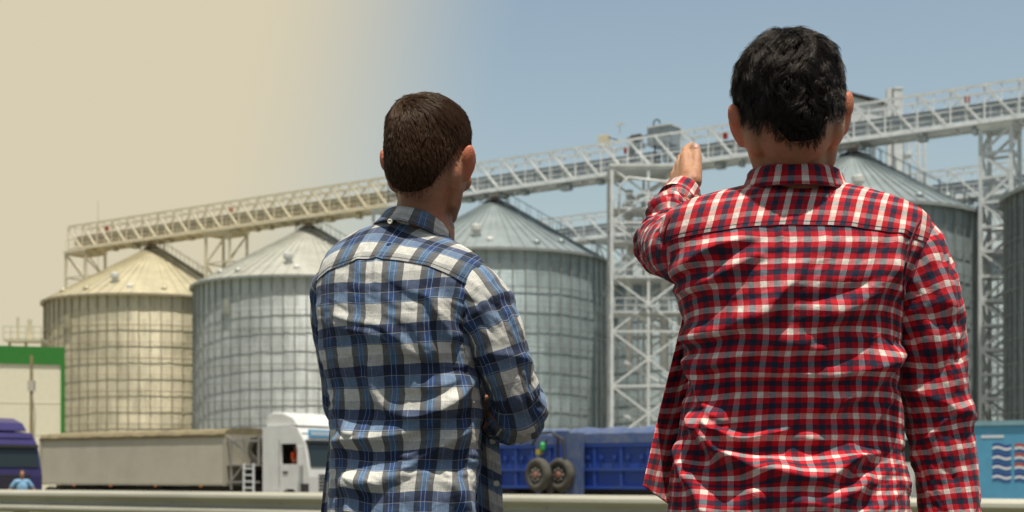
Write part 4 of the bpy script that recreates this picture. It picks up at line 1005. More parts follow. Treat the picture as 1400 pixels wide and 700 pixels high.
    hi = nt_.nodes.new('ShaderNodeHairInfo'); mr_ = nt_.nodes.new('ShaderNodeMix'); mr_.data_type = 'RGBA'; mr_.inputs[6].default_value = (*[c*.55 for c in col], 1); mr_.inputs[7].default_value = (*[c*1.7 for c in col], 1)
    nt_.links.new(hi.outputs['Random'], mr_.inputs[0]); nt_.links.new(mr_.outputs[2], b_.inputs['Base Color']); b_.inputs['Roughness'].default_value = rough; b_.inputs['Specular IOR Level'].default_value = .42
    b_.inputs['Specular Tint'].default_value = (1, .86, .72, 1)
    hc = bpy.data.hair_curves.new('hair_strands'); hc.add_curves([K]*n_)
    hc.attributes['position'].data.foreach_set('vector', A.astype(np.float32).ravel())
    ra = hc.attributes.get('radius') or hc.attributes.new('radius', 'FLOAT', 'POINT'); rv = np.tile(np.linspace(1, .4, K), n_)*np.repeat(rg.uniform(.6, 1.3, n_), K)*rad; ra.data.foreach_set('value', rv.astype(np.float32))
    hc.materials.append(m)
    mu, mv = 72, 36; mb = MB(); azs = np.linspace(-np.pi, np.pi, mu+1)[:-1]; lim = np.interp(np.abs(azs), LA, LZ)+.04
    for j in range(mv):
        a0 = np.arcsin(lim); zz_ = np.sin(a0+(np.pi/2-.02-a0)*j/(mv-1)); v = sk_point(azs, zz_, 1+(.0006+capoff*.35*min(1, j/6))/.09)
        for x in v: mb.v.append(tuple(M @ Vector(x)))
    for j in range(mv-1):
        for i in range(mu): mb.f.append((j*mu+i, j*mu+(i+1) % mu, (j+1)*mu+(i+1) % mu, (j+1)*mu+i))
    mb.f.append(tuple((mv-1)*mu+i for i in range(mu)))
    cap = mb.build('hair', mat('hair_under_' + str(seed), tuple(c*.4 for c in col), 1.0, spec=0), person, smooth=True)
    ho = bpy.data.objects.new('hair_strands', hc); C.objects.link(ho); ho.parent = cap; return cap

def collar(parent, c, tilt, rx, ry, h_in, drop, flare, m, seam, top_dy=0, name='collar', gap=.5, lean=0, vmap=(0, 1), u0=0):
    """standing band plus fold-over collar; c centre of the top fold, tilt (roll about y, pitch about x)"""
    Mt = Matrix.Translation(c) @ Matrix.Rotation(lean, 4, 'Z') @ Matrix.Rotation(tilt[0], 4, 'Y') @ Matrix.Rotation(tilt[1], 4, 'X')
    prof = [(-.004, -h_in), (-.003, -h_in*.5), (-.001, -.003), (.002, .0), (.0055, -.002), (.009, -.006)] + [(.009+flare*t**1.2, -.006-(drop-.006)*t) for t in (.2, .4, .6, .8, 1.0)]
    n = 110; th = np.linspace(math.pi/2 - (math.pi-gap), math.pi/2 + (math.pi-gap), n)
    pos = np.zeros((len(prof), n, 3)); uv = np.zeros((len(prof), n, 2)); acc = 0; pr_ = prof[0]
    for i, (o, h) in enumerate(prof):
        acc += math.hypot(o-pr_[0], h-pr_[1]); pr_ = (o, h)
        for j, t in enumerate(th):
            front = sstep(-math.sin(t), -.2, 1); dd = h*(1+.25*front)
            wob = .0012*math.sin(t*5+1)*(i > 5)
            v = Vector(((rx+o+wob)*math.cos(t), -(ry+o+wob)*math.sin(t), dd - .012*front)); pos[i, j] = Mt @ v; uv[i, j] = (-t*rx*1.05+u0, vmap[0]+vmap[1]*acc)
    o = grid_mesh(name, pos, uv, m, parent, thick=.0018)
    g = MB(); i = len(prof)-1; g.tube([Vector(pos[i, j])*1.0 for j in range(0, n, 2)], .0011, 5); g.build('collar_edge', m_fold_r if seam == m_seam_r else m_fold_b, o)
    g = MB(); row = [Vector(pos[i-1, j]).lerp(Vector(pos[i, j]), .45) for j in range(n)]
    cc = Vector(c)
    for j in range(6, n-6):
        out = (row[j]-cc); out.z = 0; out.normalize(); row[j] = row[j]+out*.0014
    g.tube(row[6:-6], .0004, 4); g.build('collar_stitching', seam, o)
    return o, Mt

def seam_tube(name, pts, m, parent, r=.0012):
    g = MB(); g.tube(pts, r, 5); return g.build(name, m, parent)

def legs_and_shoes(person, x, y, zt, yaw, m, seed, hw=.150):
    ca, sa = math.cos(yaw), math.sin(yaw)
    def q(a, b, z): return Vector((x + a*ca + b*sa, y - a*sa + b*ca, z))
    pr = []; shoes = []; body = []
    for s in (-1, 1):
        hip, kn, an = q(s*.075, 0, .86), q(s*.11, .02, .50), q(s*.12, -.01, .10)
        pr += [('c', hip, kn, .084, .072), ('c', kn, an, .074, .058), ('c', an, an-Vector((0, 0, .045)), .058, .060)]
        body += [('c', hip, kn, .082, .055), ('c', kn, an, .055, .040), ('c', an, q(s*.12, .10, .04), .036, .028)]
        shoes.append([('c', q(s*.12, -.05, .045), q(s*.14, .15, .038), .043, .040), ('c', q(s*.12, -.04, .02), q(s*.14, .16, .018), .040, .040)])
    pr += [('e', q(0, 0, .90), (hw, .095, .10)), ('e', q(0, 0, .95), (hw*.93, .088, .06))]
    remesh_blob('trousers', pr, m, person, voxel=.010, smooth_it=5)
    for s in shoes:
        o = remesh_blob('shoe', s, m_shoe, person, voxel=.007, smooth_it=3)
        for v in o.data.vertices:
            if v.co.z < .004: v.co.z = .004
    return body

# ------------------------------------------------------------------ the man in red
Y2 = 2.44; S2 = F/Y2
tab2 = [ # py, left, right, back depth, front depth, y offset
 (240,1044,1130,.040,.062,.0),(250,1034,1142,.048,.070,0),(258,1010,1166,.058,.078,0),(265,978,1198,.070,.084,0),(274,944,1226,.082,.090,0),(287,917,1254,.096,.095,0),(300,905,1267,.106,.10,0),(320,902,1273,.117,.105,0),
 (345,905,1268,.127,.11,0),(370,912,1254,.134,.112,0),(395,922,1238,.138,.115,0),(430,932,1230,.136,.118,0),(470,937,1228,.124,.118,0),(510,937,1228,.106,.118,0),(550,934,1231,.092,.118,0),(590,929,1235,.084,.12,0),(625,922,1239,.088,.125,0),(660,917,1242,.106,.13,0),(710,913,1244,.128,.132,0),(780,908,1247,.138,.132,0)]
folds2 = [
 ([(946,545),(952,572),(970,606),(995,632),(1030,652),(1070,665),(1110,662),(1150,641),(1190,620),(1222,596)], 26, 9, 0.0336),
 ([(962,556),(980,584),(1000,602),(1024,606),(1048,600),(1070,588),(1082,566)], 16, 7, 0.0210),
 ([(906,388),(935,368),(970,345),(1010,328),(1050,318)], 15, 7, 0.0168, 0.0, .4),
 ([(905,400),(945,392),(985,378),(1030,352),(1060,330)], 11, 6, 0.0126, 0.0, .4),
 ([(930,462),(960,454),(1000,444),(1040,430),(1066,408),(1086,374),(1100,342)], 22, 8, 0.0210, .1, .35),
 ([(940,500),(975,492),(1015,478),(1060,470),(1110,476),(1150,470)], 20, 10, 0.0126),
 ([(960,520),(1010,512),(1070,506),(1120,512),(1180,498),(1222,470)], 20, 9, 0.0140),
 ([(1090,560),(1135,556),(1175,538),(1205,505),(1226,462)], 20, 9, 0.0168, .3, .1),
 ([(1060,598),(1110,604),(1150,596),(1190,572),(1226,528)], 18, 8, 0.0154, .3, .1),
 ([(1100,430),(1140,424),(1180,404),(1215,376),(1238,350)], 18, 9, 0.0098, .3, .2),
 ([(935,480),(948,520),(962,548),(990,572),(1010,590)], 14, 7, 0.0140, .1, .3),
 ([(932,600),(940,640),(960,675),(975,720)], 16, 9, 0.0168, .2, .1),
 ([(1010,672),(1060,690),(1110,694),(1160,680),(1200,650)], 18, 10, 0.0168),
 ([(1240,300),(1228,330),(1226,370),(1232,410)], 9, 9, 0.0070),
 ([(1066,318),(1067,360),(1062,400)], 3, 5, 0.0056, 0, .5),
 ([(1128,326),(1130,370),(1136,420)], 5, 7, 0.0028, 0, .5),
]
T2 = Torso(Y2, tab2, folds2, n=2.3, seed=3, namp=.0046, nstretch=(1.6, 1.1), nrot=-14)
# skeleton
def p2(px, py, Y=Y2): return P(px, py, Y)
H2 = Matrix.Translation(P(1081, 163, 2.40)) @ Matrix.Rotation(R(-2), 4, 'Z') @ Matrix.Rotation(R(-6), 4, 'Y') @ Matrix.Rotation(R(-3), 4, 'X') @ Matrix.Scale(1.03, 4)
pr = head_prims(H2, p2(1087, 262, 2.44), .050)
sL, eL, wL = p2(943, 337, 2.44), P(911, 334, 2.69), P(936, 264, 2.90)
sR, eR, wR = p2(1245, 345), p2(1284, 560, 2.46), p2(1306, 790, 2.42)
pr += [('c', sL, eL, .042, .032), ('c', eL, wL, .031, .025), ('c', sR, eR, .044, .034), ('c', eR, wR, .034, .025)]
pr += [('c', p2(960, 330), p2(1225, 335), .062, .062), ('c', p2(1087, 262, 2.43), p2(1087, 340), .07, .09), ('e', p2(1085, 400), (.155, .095, .17)), ('e', p2(1083, 560), (.13, .065, .16)), ('e', p2(1080, 720), (.155, .10, .12))]
a_ = Vector((-.05, .78, .62)).normalized(); r0 = Vector((.42, -.50, .75)); r_ = (r0 - a_*r0.dot(a_)).normalized(); pn = a_.cross(r_).normalized()
if pn.x < 0: pn = -pn
hp_, th2 = hand_prims(wL, a_, r_, pn, curl=(.20, .22, .18), L=1.06, thumb=(.12, .55)); pr += hp_
hr, _ = hand_prims(wR, (0.03, .08, -1), (-.15, 1, .05), (-1, -.1, 0), curl=(.3, .45, .35), thumb=(.2, .1)); pr += hr
per2 = MB()
root2 = bpy.data.objects.new('tmp', None)
# legs are part of the same continuous body
def leg_prims(x, y, yaw):
    ca, sa = math.cos(yaw), math.sin(yaw); o = []
    def q(a, b, z): return Vector((x + a*ca + b*sa, y - a*sa + b*ca, z))
    for s in (-1, 1): o += [('c', q(s*.075, 0, .86), q(s*.11, .02, .50), .068, .052), ('c', q(s*.11, .02, .5), q(s*.12, -.01, .10), .055, .040), ('c', q(s*.12, -.01, .10), q(s*.12, .10, .045), .036, .026)]
    return o
pr += leg_prims(p2(1080, 650).x, Y2, R(-3))
man2 = remesh_blob('person', pr, m_skin2, voxel=.0030, smooth_it=5)
skin_tone(man2, H2, .2); tag(man2, 'man with wavy black hair in a red checked shirt, raising his left hand', 'person')
g = MB(); mid = th2[0].lerp(th2[1], .72); a_ = (th2[1]-th2[0]).normalized(); nd = Vector((-.15, -1, .2)); nd = (nd - a_*nd.dot(a_)).normalized(); xd = nd.cross(a_).normalized()
vs = []
for i in range(7):
    for j in range(5):
        u_ = (i/6-.5); v_ = (j/4-.5); vs.append(mid + a_*(u_*.0145+.002) + xd*(v_*.0115*(1-.25*abs(u_))) + nd*(.0098 - .0035*(2*v_)**2 - .0012*max(0, u_*2)**2))
g.add(vs, [(i*5+j, i*5+j+1, (i+1)*5+j+1, (i+1)*5+j) for i in range(6) for j in range(4)]); o = g.build('thumbnail', m_nail, man2, smooth=True); sm_ = o.modifiers.new('t', 'SOLIDIFY'); sm_.thickness = .001
for s in (-1, 1):
    for MM, mn in ((H2, man2),):
        g = MB(); c_ = MM @ Vector((s*.031, .083, .008)); Mx = Matrix.Translation(c_)
        g.lathe([(.0125*math.sin(t), -.0125*math.cos(t)) for t in np.linspace(.05, 3.09, 10)], n=14, M=Mx); e_ = g.build('eye', m_eye, mn, smooth=True)
        g = MB(); g.lathe([(.006, 0), (.004, .0012)], n=14, M=Matrix.Translation(MM @ Vector((s*.031, .0955, .008))) @ Matrix.Rotation(R(-90), 4, 'X')); g.build('iris', m_iris, e_)
hair(man2, H2, (.010, .0075, .006), 21, 17000, .044, .028, .012, .38, .40, 1.2, .90, .00030, .007, 36, crown=(.05, -.35, .92), hairline=-.76, rough=.36, nw=.30, guides=1300, clumpf=.52)
# shirt
th = np.linspace(0, 2*np.pi, 361); pyv = np.linspace(241, 775, 250); TH, PY = np.meshgrid(th, pyv)
pos = T2.surf(PY, TH); uv = rows_uv(pos, th, (1085-700)/S2)
b0 = T2.base(PY, TH); uv[..., 0] += .008*fbm(PY/140, TH*1.0, 0, 9, 2); uv[..., 1] += .005*fbm(PY/200, TH*1.2, 4, 5, 2) - .045*(np.cos(TH)*.3)**2
shirt2 = grid_mesh('shirt', pos, uv, m_red_back, man2)
def yoke(T, name, th0, th1, top, seamf, m, par, off=.0013, nu=180, nv=50, lean=.28, v0=0.0, seam_m=None, sgnx=1, xs=1.0):
    t = np.linspace(th0, th1, nu); v = np.linspace(0, 1, nv); TT, V = np.meshgrid(t, v)
    sm = T.base(np.full(nu, seamf(1000) if False else T.py[0]+80.), t)
    sx = 700 + sm[:, 0]/sm[:, 1]*F; ps = np.array([650-(650-seamf(x))*(1-.105/T.Y) for x in sx])
    PYy = top + (ps[None, :]-top)*V
    pos = T.surf(PYy, TT, off)
    dv = np.zeros((nv, nu)); dv[1:] = np.cumsum(np.linalg.norm(np.diff(pos, axis=0), axis=-1), 0); dv = dv - dv[-1:]
    bot = pos[-1]; du = np.r_[0, np.cumsum(np.linalg.norm(np.diff(bot, axis=0), axis=-1))]; j0 = np.argmin(np.abs(bot[:, 0]-(T.base(np.array([T.py[0]+80.]), np.array([math.pi/2]))[0, 0]))); du = du-du[j0]
    # stripes stay straight on the yoke: u follows world x, not the converging rings
    uu = pos[..., 0]*xs + lean*dv
    uv = np.stack([uu, dv+v0], -1)
    o = grid_mesh(name, pos, uv, m, par)
    seam_tube('yoke_seam', [Vector(x) for x in pos[-1]], seam_m, o, .0006)
    seam_tube('yoke_stitching', [Vector(x) for x in T.surf(PYy[-4], TT[-4], off+.0003)], seam_m, o, .0003)
    return o
s2f = lambda x: float(np.interp(x, [900, 960, 1030, 1085, 1160, 1220, 1260, 1280], [323, 317, 311, 309, 311, 318, 325, 330]))
yoke(T2, 'yoke', R(4), R(176), 241.5, s2f, m_red_yoke, shirt2, seam_m=m_seam_r, v0=.0285)
collar(shirt2, P(1086, 233, 2.43), (R(1), R(3)), .0680, .070, .050, .036, .012, m_red_yoke, m_seam_r, gap=.35)
# right sleeve
pts = [p2(1206, 332), p2(1234, 343), p2(1255, 388, 2.43), p2(1271, 450, 2.43), p2(1277, 515, 2.44), p2(1284, 580, 2.45), p2(1294, 650, 2.45), p2(1302, 720, 2.44), p2(1307, 770, 2.43)]
rd = np.array([47, 55, 54, 47, 44.5, 43.5, 42.5, 40, 37])/S2
def ex2(T, l): return .006*np.exp(-((l-.30-.05*np.sin(T))/.025)**2)*np.cos(T-1)**2 + .007*np.exp(-((l-.52+.06*np.cos(T))/.022)**2) + .005*np.exp(-((l-.62-.08*np.sin(T+1))/.02)**2)
slR, *_ = sleeve('sleeve', pts, rd, m_red_back, shirt2, seed=8, amp=.0042, elbow=(.5, .18, .003), ref=(-1, 0, 0), twist=.10, extra=ex2, dense=20)
slc, *_ = sleeve('cuff', [p2(1306, 760, 2.43), p2(1309, 798, 2.42)], [.044, .040], m_red_back, slR, seed=2, n=20, amp=.001)
# placket slit on the sleeve
g = MB(); 
def sl_pt(px, py, dy=0): return P(px, py, 2.44-.0500+dy)
g2 = [sl_pt(1272, 700), sl_pt(1272, 676), sl_pt(1280, 667), sl_pt(1290, 676), sl_pt(1291, 702)]
# left sleeve: upper arm forward, elbow out, forearm up and away
pts = [p2(955, 342, 2.43), p2(938, 340, 2.46), p2(922, 337, 2.53), P(914, 335, 2.62), P(911, 328, 2.70), P(912, 309, 2.77), P(921, 287, 2.84), P(933, 269, 2.89)]
rd = [.062, .062, .057, .054, .052, .047, .041, .037]
def ex1(T, l): return .006*np.sin(l*55+1.6*np.sin(T*1+1.0))*sstep(l, .2, .5)*(1-sstep(l, .80, .97)) + .004*np.sin(l*90+2.2*np.cos(T))*sstep(l, .45, .6)*(1-sstep(l, .85, .97))
slL, *_ = sleeve('sleeve', pts, rd, m_red_back, shirt2, seed=18, amp=.005, elbow=(.6, .2, .005), ref=(0, 0, 1), twist=.25, u_off=.01, extra=ex1, dense=34)
sleeve('cuff', [P(925, 277, 2.865), P(930, 270, 2.88), P(933.5, 265, 2.895)], [.041, .0385, .0365], m_red_yoke, slL, seed=2, n=24, amp=.0012, ref=(0, 0, 1))
# armhole seams
def armhole(T, pts, m, seam, par):
    out = []
    for px, py in catmull(np.array(pts, float), 26):
        ths = np.linspace(.02, math.pi-.02, 500); best = None
        P_ = T.surf(np.full(500, 650-(650-py)*(1-.08/T.Y)), ths, .0012); sx = 700+P_[:, 0]/P_[:, 1]*F; sy = 650-(P_[:, 2]-CAMZ)/P_[:, 1]*F
        k = np.argmin(np.hypot(sx-px, (sy-py)*.3)); out.append(Vector(P_[k]))
    o = seam_tube('armhole_seam', out, m, par, .0024); seam_tube('seam_stitching', [v+Vector((0, -.0028, .0006)) for v in out], seam, o, .0005)
armhole(T2, [(1258, 300), (1249, 320), (1241, 348), (1236, 380), (1235, 408)], m_fold_r, m_seam_r, shirt2)
armhole(T2, [(916, 293), (909, 312), (907, 335), (909, 358), (917, 378)], m_fold_r, m_seam_r, shirt2)
# the open left front hanging out to the side
def sheet(name, edgeA, edgeB, YA, YB, m, parent, nv=120, nu=50, wav=.006, seed=0, u0=0, v0=0, slope=0.0, wf=14., thick=.0014, vs=1.0):
    A = catmull(np.array(edgeA, float), nv); B = catmull(np.array(edgeB, float), nv); ya = catmull(np.array(YA, float)[:, None], nv)[:, 0]; yb = catmull(np.array(YB, float)[:, None], nv)[:, 0]
    u = np.linspace(0, 1, nu); pos = np.zeros((nv, nu, 3)); 
    for j, t in enumerate(u):
        q = A*(1-t)+B*t; y = ya*(1-t)+yb*t; w_ = np.linspace(0, 1, nv)
        y = y + wav*(.2+.8*w_)*np.sin(t*wf+seed+w_*1.5) + .003*fbm(w_*5, np.full(nv, t*4), seed, seed, 3)
        pos[:, j, 0] = (q[:, 0]-700)/F*y; pos[:, j, 1] = y; pos[:, j, 2] = CAMZ+(650-q[:, 1])/F*y
    du = np.zeros((nv, nu)); du[:, 1:] = np.cumsum(np.linalg.norm(np.diff(pos, axis=1), axis=-1), 1); dv = np.zeros((nv, nu)); dv[1:] = np.cumsum(np.linalg.norm(np.diff(pos, axis=0), axis=-1), 0)
    uv = np.stack([du-du[:, -1:]+u0, dv*vs+v0+slope*du], -1); return grid_mesh(name, pos, uv, m, parent, thick=thick), pos
fp, fpos = sheet('front_panel', [(946, 395), (950, 500), (950, 600), (950, 715)], [(938, 415), (921, 485), (900, 570), (879, 664)], [2.50, 2.52, 2.52, 2.50], [2.52, 2.50, 2.46, 2.40], m_red_back, shirt2, seed=1, wav=.004, slope=-.12, wf=9)
# trousers and shoes
legs_and_shoes(man2, p2(1080, 650).x, Y2, 1.0, R(-3), m_chino, 1)

# ------------------------------------------------------------------ the man in blue
Y1 = 2.86; S1 = F/Y1
def p1(px, py, Y=Y1): return P(px, py, Y)
tab1 = [
 (296,536,578,.042,.062,0),(304,524,586,.047,.068,0),(312,500,594,.056,.074,0),(321,478,604,.066,.080,0),(331,461,618,.075,.086,0),(343,446,638,.087,.090,0),(356,438,656,.099,.094,0),(372,433,667,.109,.10,0),(395,431,664,.119,.105,0),
 (420,431,656,.125,.11,0),(450,432,652,.126,.112,0),(480,434,654,.119,.112,0),(510,438,659,.107,.112,0),(540,443,662,.096,.112,0),(570,447,663,.088,.112,0),(600,449,661,.087,.114,0),(640,449,657,.100,.118,0),(680,448,654,.114,.12,0),(720,446,652,.12,.122,0),(770,444,650,.124,.124,0)]
folds1 = [
 ([(452,428),(480,436),(512,442),(540,456),(566,472)], 7, 4, 0.0063),
 ([(450,446),(490,452),(530,462),(575,482),(600,500)], 9, 5, 0.0070),
 ([(585,400),(598,428),(612,452),(634,468)], 14, 7, 0.0126, .3, .2),
 ([(560,430),(578,466),(600,490),(630,500),(655,488)], 15, 7, 0.0140, .3, .15),
 ([(506,476),(505,510),(516,540),(540,560),(572,566),(604,556),(632,534),(656,506)], 18, 8, .0200, .25, .15),
 ([(545,520),(580,530),(615,520),(645,496)], 14, 7, 0.0112, .3, .15),
 ([(452,604),(486,604),(520,598),(556,590),(590,576),(622,560),(652,546)], 22, 9, 0.0224, .1, .2),
 ([(452,560),(470,580),(492,596)], 10, 6, 0.0098),
 ([(456,660),(500,664),(540,648),(580,626),(616,604),(650,590)], 20, 10, 0.0182, .2, .2),
 ([(600,640),(620,660),(632,690),(636,730)], 12, 8, 0.0112, .3, .1),
 ([(480,640),(476,670),(480,710)], 12, 8, 0.0098, .3, .1),
 ([(517,354),(514,380),(509,410)], 3, 5, 0.0070, 0, .6),
 ([(490,354),(486,390),(482,430)], 6, 6, 0.0042, 0, .5),
 ([(640,392),(634,420),(636,450)], 7, 7, 0.0056),
]
T1 = Torso(Y1, tab1, folds1, n=2.3, seed=31, namp=.0050, nstretch=(1.5, 1.1), nrot=22, shear=.20)
H1 = Matrix.Translation(P(586, 225, 2.84)) @ Matrix.Rotation(R(-21), 4, 'Z') @ Matrix.Rotation(R(2), 4, 'Y') @ Matrix.Rotation(R(-2), 4, 'X')
pr = head_prims(H1, p1(573, 322, 2.87), .047)
sL, eL, wL = p1(455, 392, 2.93), P(470, 560, 3.08), P(600, 552, 3.10)
sR, eR, wR = p1(648, 396, 2.80), P(706, 556, 2.82), P(620, 575, 3.04)
pr += [('c', sL, eL, .042, .036), ('c', eL, wL, .036, .026), ('c', sR, eR, .044, .036), ('c', eR, wR, .036, .026)]
pr += [('c', p1(475, 380, 2.92), p1(628, 385, 2.82), .058, .058), ('c', p1(575, 318, 2.86), p1(560, 400), .068, .09), ('e', p1(548, 440), (.12, .080, .15)), ('e', p1(556, 560), (.108, .060, .15)), ('e', p1(556, 690), (.12, .07, .12))]
# left hand: palm behind the right upper arm, four fingers wrapping into view
for k, py in enumerate((531, 544, 556.5, 567)):
    a0 = P(648, py-1, 3.00); k1 = P(668-k*.5, py, 2.945); k2 = P(683-k*1.5, py+2, 2.905); k3 = P(690-k*2, py+4, 2.87); rr0 = (.0100, .0104, .0098, .0086)[k]
    pr += [('c', a0, k1, rr0*1.15, rr0*1.03), ('e', k1, (rr0*1.06,)*3), ('c', k1, k2, rr0, rr0*.93), ('c', k2, k3, rr0*.93, rr0*.8), ('c', wL, a0, .020, rr0*1.2)]
pr += [('c', P(640, 522, 3.02), P(655, 512, 2.98), .013, .010)]
hr, _ = hand_prims(wR, (-.95, .1, .12), (0, .1, 1), (.1, -1, 0), curl=(.25, .3, .2), thumb=(.3, .3)); pr += hr
pr += leg_prims(p1(552, 650).x, Y1, R(-14))
man1 = remesh_blob('person', pr, m_skin1, voxel=.0030, smooth_it=5)
skin_tone(man1, H1, .8); tag(man1, 'man with short brown hair in a blue, white and grey checked shirt, arms folded', 'person')
for s in (-1, 1):
    g = MB(); c_ = H1 @ Vector((s*.031, .083, .008))
    g.lathe([(.0125*math.sin(t), -.0125*math.cos(t)) for t in np.linspace(.05, 3.09, 10)], n=14, M=Matrix.Translation(c_)); e_ = g.build('eye', m_eye, man1, smooth=True)
    g = MB(); g.lathe([(.006, 0), (.004, .0012)], n=14, M=Matrix.Translation(H1 @ Vector((s*.031, .0955, .008))) @ Matrix.Rotation(R(-21), 4, 'Z') @ Matrix.Rotation(R(-90), 4, 'X')); g.build('iris', m_iris, e_)
hair(man1, H1, (.068, .034, .016), 5, 17000, .022, .012, .006, .40, .35, 1.9, .22, .00026, .0025, 30, crown=(-.16, -.58, .80), hairline=-.84, rough=.36, nw=.10, guides=1500, clumpf=.5)
th = np.linspace(0, 2*np.pi, 361); pyv = np.linspace(297, 765, 240); TH, PY = np.meshgrid(th, pyv)
pos = T1.surf(PY, TH); uv = rows_uv(pos, th, (517-700)/S1)
uv[..., 0] += .012*fbm(PY/150, TH*.8, 0, 19, 2) + .010; uv[..., 1] += .008*fbm(PY/200, TH*1.1, 4, 15, 2)
shirt1 = grid_mesh('shirt', pos, uv, m_blue_chk, man1)
s1f = lambda x: float(np.interp(x, [430, 450, 489, 517, 546, 585, 615, 640, 660], [378, 364, 353, 353, 357, 365, 377, 389, 399]))
yoke(T1, 'yoke', R(3), R(177), 297.5, s1f, m_blue_chk, shirt1, seam_m=m_seam_b, v0=.082, lean=.42, xs=.96)
co, Mt = collar(shirt1, P(573, 307, 2.865), (R(9), R(-21)), .0610, .066, .085, .040, .012, m_blue_chk, m_seam_b, gap=.35, lean=R(-24), vmap=(.0435, .20), u0=.040)
g = MB(); bp_ = P(533, 303, 2.762); g.lathe([(.0046, 0), (.0048, .0013), (.0036, .0024), (.0028, .0016)], n=18, M=Matrix.Translation(bp_) @ Matrix.Rotation(R(90), 4, 'X')); g.build('collar_button', m_button, co, smooth=False)
pts = [p1(628, 392, 2.84), p1(650, 402, 2.80), p1(671, 440, 2.79), p1(688, 490, 2.80), p1(702, 538, 2.815), p1(708, 562, 2.85), P(699, 572, 2.91), P(676, 572, 2.97), P(645, 572, 3.02), P(628, 574, 3.04)]
rd = [.052, .056, .056, .054, .052, .055, .052, .046, .041, .037]
def ex3(T, l): return .006*np.exp(-((l-.20-.04*np.sin(T))/.02)**2) + .006*np.exp(-((l-.36+.05*np.cos(T))/.02)**2) + .005*np.sin(l*85+1.5*np.sin(T))*np.exp(-((l-.58)/.1)**2)
slR1, *_ = sleeve('sleeve', pts, rd, m_blue_chk, shirt1, seed=12, amp=.0040, elbow=(.58, .12, .004), ref=(-1, 0, 0), twist=.0, u_off=.03, extra=ex3, dense=18, n=260)
pts = [p1(470, 392, 2.92), p1(458, 400, 2.93), p1(460, 450, 2.98), P(470, 510, 3.04), P(476, 556, 3.08), P(500, 566, 3.11), P(550, 560, 3.12), P(598, 553, 3.10)]
slL1, *_ = sleeve('sleeve', pts, [.050, .052, .050, .048, .050, .047, .042, .037], m_blue_chk, shirt1, seed=13, amp=.004, ref=(-1, 0, 0), dense=18)
# open front on the right: shaded inner strip and the button placket
fp1, _ = sheet('front_panel', [(640, 470), (638, 560), (640, 640), (640, 730)], [(671, 500), (679, 570), (685, 640), (690, 735)], [2.92, 2.93, 2.92, 2.92], [2.955, 2.95, 2.935, 2.93], m_blue_chk, shirt1, seed=3, wav=.003, wf=6, u0=.028, v0=.03)
fp2, fp2p = sheet('front_edge', [(626, 500), (622, 560), (616, 640), (612, 730)], [(668, 497), (661, 560), (655, 640), (650, 735)], [2.80, 2.775, 2.77, 2.765], [2.885, 2.872, 2.862, 2.86], m_blue_chk, shirt1, seed=5, wav=.003, wf=8, u0=.05, v0=.0)
for bx, by in ((673.5, 603), (678.5, 661), (682, 715)):
    g = MB(); M_ = Matrix.Translation(P(bx, by, 2.927)) @ Matrix.Rotation(R(90), 4, 'X'); g.lathe([(.0062, 0), (.0065, .0016), (.0052, .003), (.004, .0018)], n=20, M=M_)
    for q_ in range(4): g.lathe([(.0007, .0017), (.0007, .0019)], (.0016*math.cos(q_*1.57+.8), .0016*math.sin(q_*1.57+.8), 0), 6, M=M_)
    g.build('shirt_button', m_button, fp1)
fp3, _ = sheet('front_panel', [(470, 560), (472, 620), (474, 680), (476, 730)], [(452, 575), (448, 620), (442, 670), (436, 730)], [2.93, 2.93, 2.93, 2.93], [2.95, 2.95, 2.94, 2.93], m_blue_chk, shirt1, seed=6, wav=.003, wf=5, u0=.04)
armhole(T1, [(655, 384), (643, 398), (637, 418), (637, 440), (642, 466)], m_fold_b, m_seam_b, shirt1)
legs_and_shoes(man1, p1(552, 650).x, Y1, 1.0, R(-14), m_denim, 2, hw=.128)
bpy.data.objects.remove(root2)

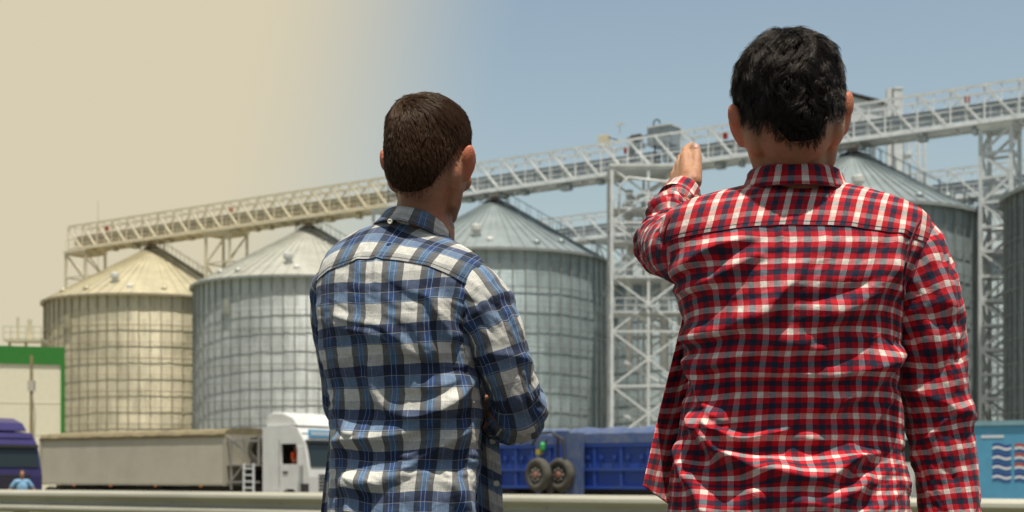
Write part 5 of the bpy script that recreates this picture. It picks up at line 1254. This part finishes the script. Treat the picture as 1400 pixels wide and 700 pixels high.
# ------------------------------------------------------------------ small far figures
def small_person(label, x, y, zfoot, shirt_c, yaw, pose, hgt=1.72, hair_c=(.05, .03, .02)):
    k = hgt/1.75; M = Matrix.Translation((x, y, zfoot)) @ Matrix.Rotation(yaw, 4, 'Z') @ Matrix.Scale(k, 4)
    def q(a, b, c): return M @ Vector((a, b, c))
    pr = [('e', q(0, 0, 1.62), (.075*k, .095*k, .115*k), M.to_3x3().normalized()), ('c', q(0, -.01, 1.38), q(0, 0, 1.55), .06*k, .055*k), ('c', q(-.15, 0, 1.40), q(.15, 0, 1.40), .06*k, .06*k), ('e', q(0, 0, 1.2), (.15*k, .1*k, .2*k)), ('e', q(0, 0, .97), (.15*k, .1*k, .12*k))]
    pr += [('c', q(0, .09, 1.62), q(0, .11, 1.59), .012*k, .014*k)]
    sh = [('c', q(-.15, 0, 1.38), q(.15, 0, 1.38), .085*k, .085*k), ('e', q(0, 0, 1.2), (.18*k, .13*k, .23*k)), ('e', q(0, 0, 1.0), (.17*k, .125*k, .12*k))]
    tr = [('e', q(0, 0, .93), (.165*k, .115*k, .1*k))]
    for s in (-1, 1):
        el = q(s*.36, -.02, 1.14) if pose == 'akimbo' else q(s*.22, .05, 1.12); wr_ = q(s*.17, .1, 1.03) if pose == 'akimbo' else q(s*.15, .30, 1.15)
        pr += [('c', q(s*.18, 0, 1.38), el, .045*k, .038*k), ('c', el, wr_, .038*k, .027*k)]
        inw = (q(0, .1, 1.03) - wr_).normalized(); h_, _t = hand_prims(wr_, inw if pose == 'akimbo' else (q(0, 1, 1)-q(0, 0, 1)), (0, 0, 1), (0, 1, 0), curl=(.4, .4, .3)); pr += h_
        sh.append(('c', q(s*.18, 0, 1.38), q(s*.18, 0, 1.38).lerp(el, .6), .072*k, .066*k))
        if pose != 'sit':
            pr += [('c', q(s*.09, 0, .9), q(s*.1, .01, .5), .075*k, .055*k), ('c', q(s*.1, .01, .5), q(s*.11, 0, .08), .055*k, .04*k), ('c', q(s*.11, 0, .07), q(s*.12, .14, .04), .035*k, .028*k)]
            tr += [('c', q(s*.09, 0, .9), q(s*.1, .01, .5), .098*k, .075*k), ('c', q(s*.1, .01, .5), q(s*.11, 0, .1), .075*k, .065*k)]
        else:
            pr += [('c', q(s*.09, 0, .93), q(s*.12, .42, .93), .075*k, .055*k), ('c', q(s*.12, .42, .93), q(s*.12, .44, .55), .055*k, .04*k)]
            tr += [('c', q(s*.09, 0, .93), q(s*.12, .42, .93), .095*k, .075*k), ('c', q(s*.12, .42, .93), q(s*.12, .44, .6), .075*k, .06*k)]
    o = remesh_blob('person', pr, m_skin1, voxel=.008, smooth_it=2); tag(o, label, 'person')
    remesh_blob('shirt', sh, mat('cloth_%s' % label[:12], shirt_c, .85, noise=.2, nscale=6), o, voxel=.012, smooth_it=4)
    remesh_blob('trousers', tr, m_denim, o, voxel=.014, smooth_it=3)
    remesh_blob('hair', [('e', q(0, -.018, 1.655), (.083*k, .098*k, .095*k))], mat('short_hair', hair_c, .7), o, voxel=.012, smooth_it=1)
    return o
fp_ = P(30, 650, 43.5); small_person('small man in a light blue T-shirt, hands on hips, before the violet lorry', fp_.x, fp_.y, -.5, (.22, .42, .62), R(200), 'akimbo')
dp_ = c1 + D*1.30 + N*.42
small_person('driver in a bright orange vest seated inside the white lorry cab', dp_.x, dp_.y, .50, (.85, .10, .02), ang - R(90), 'sit')
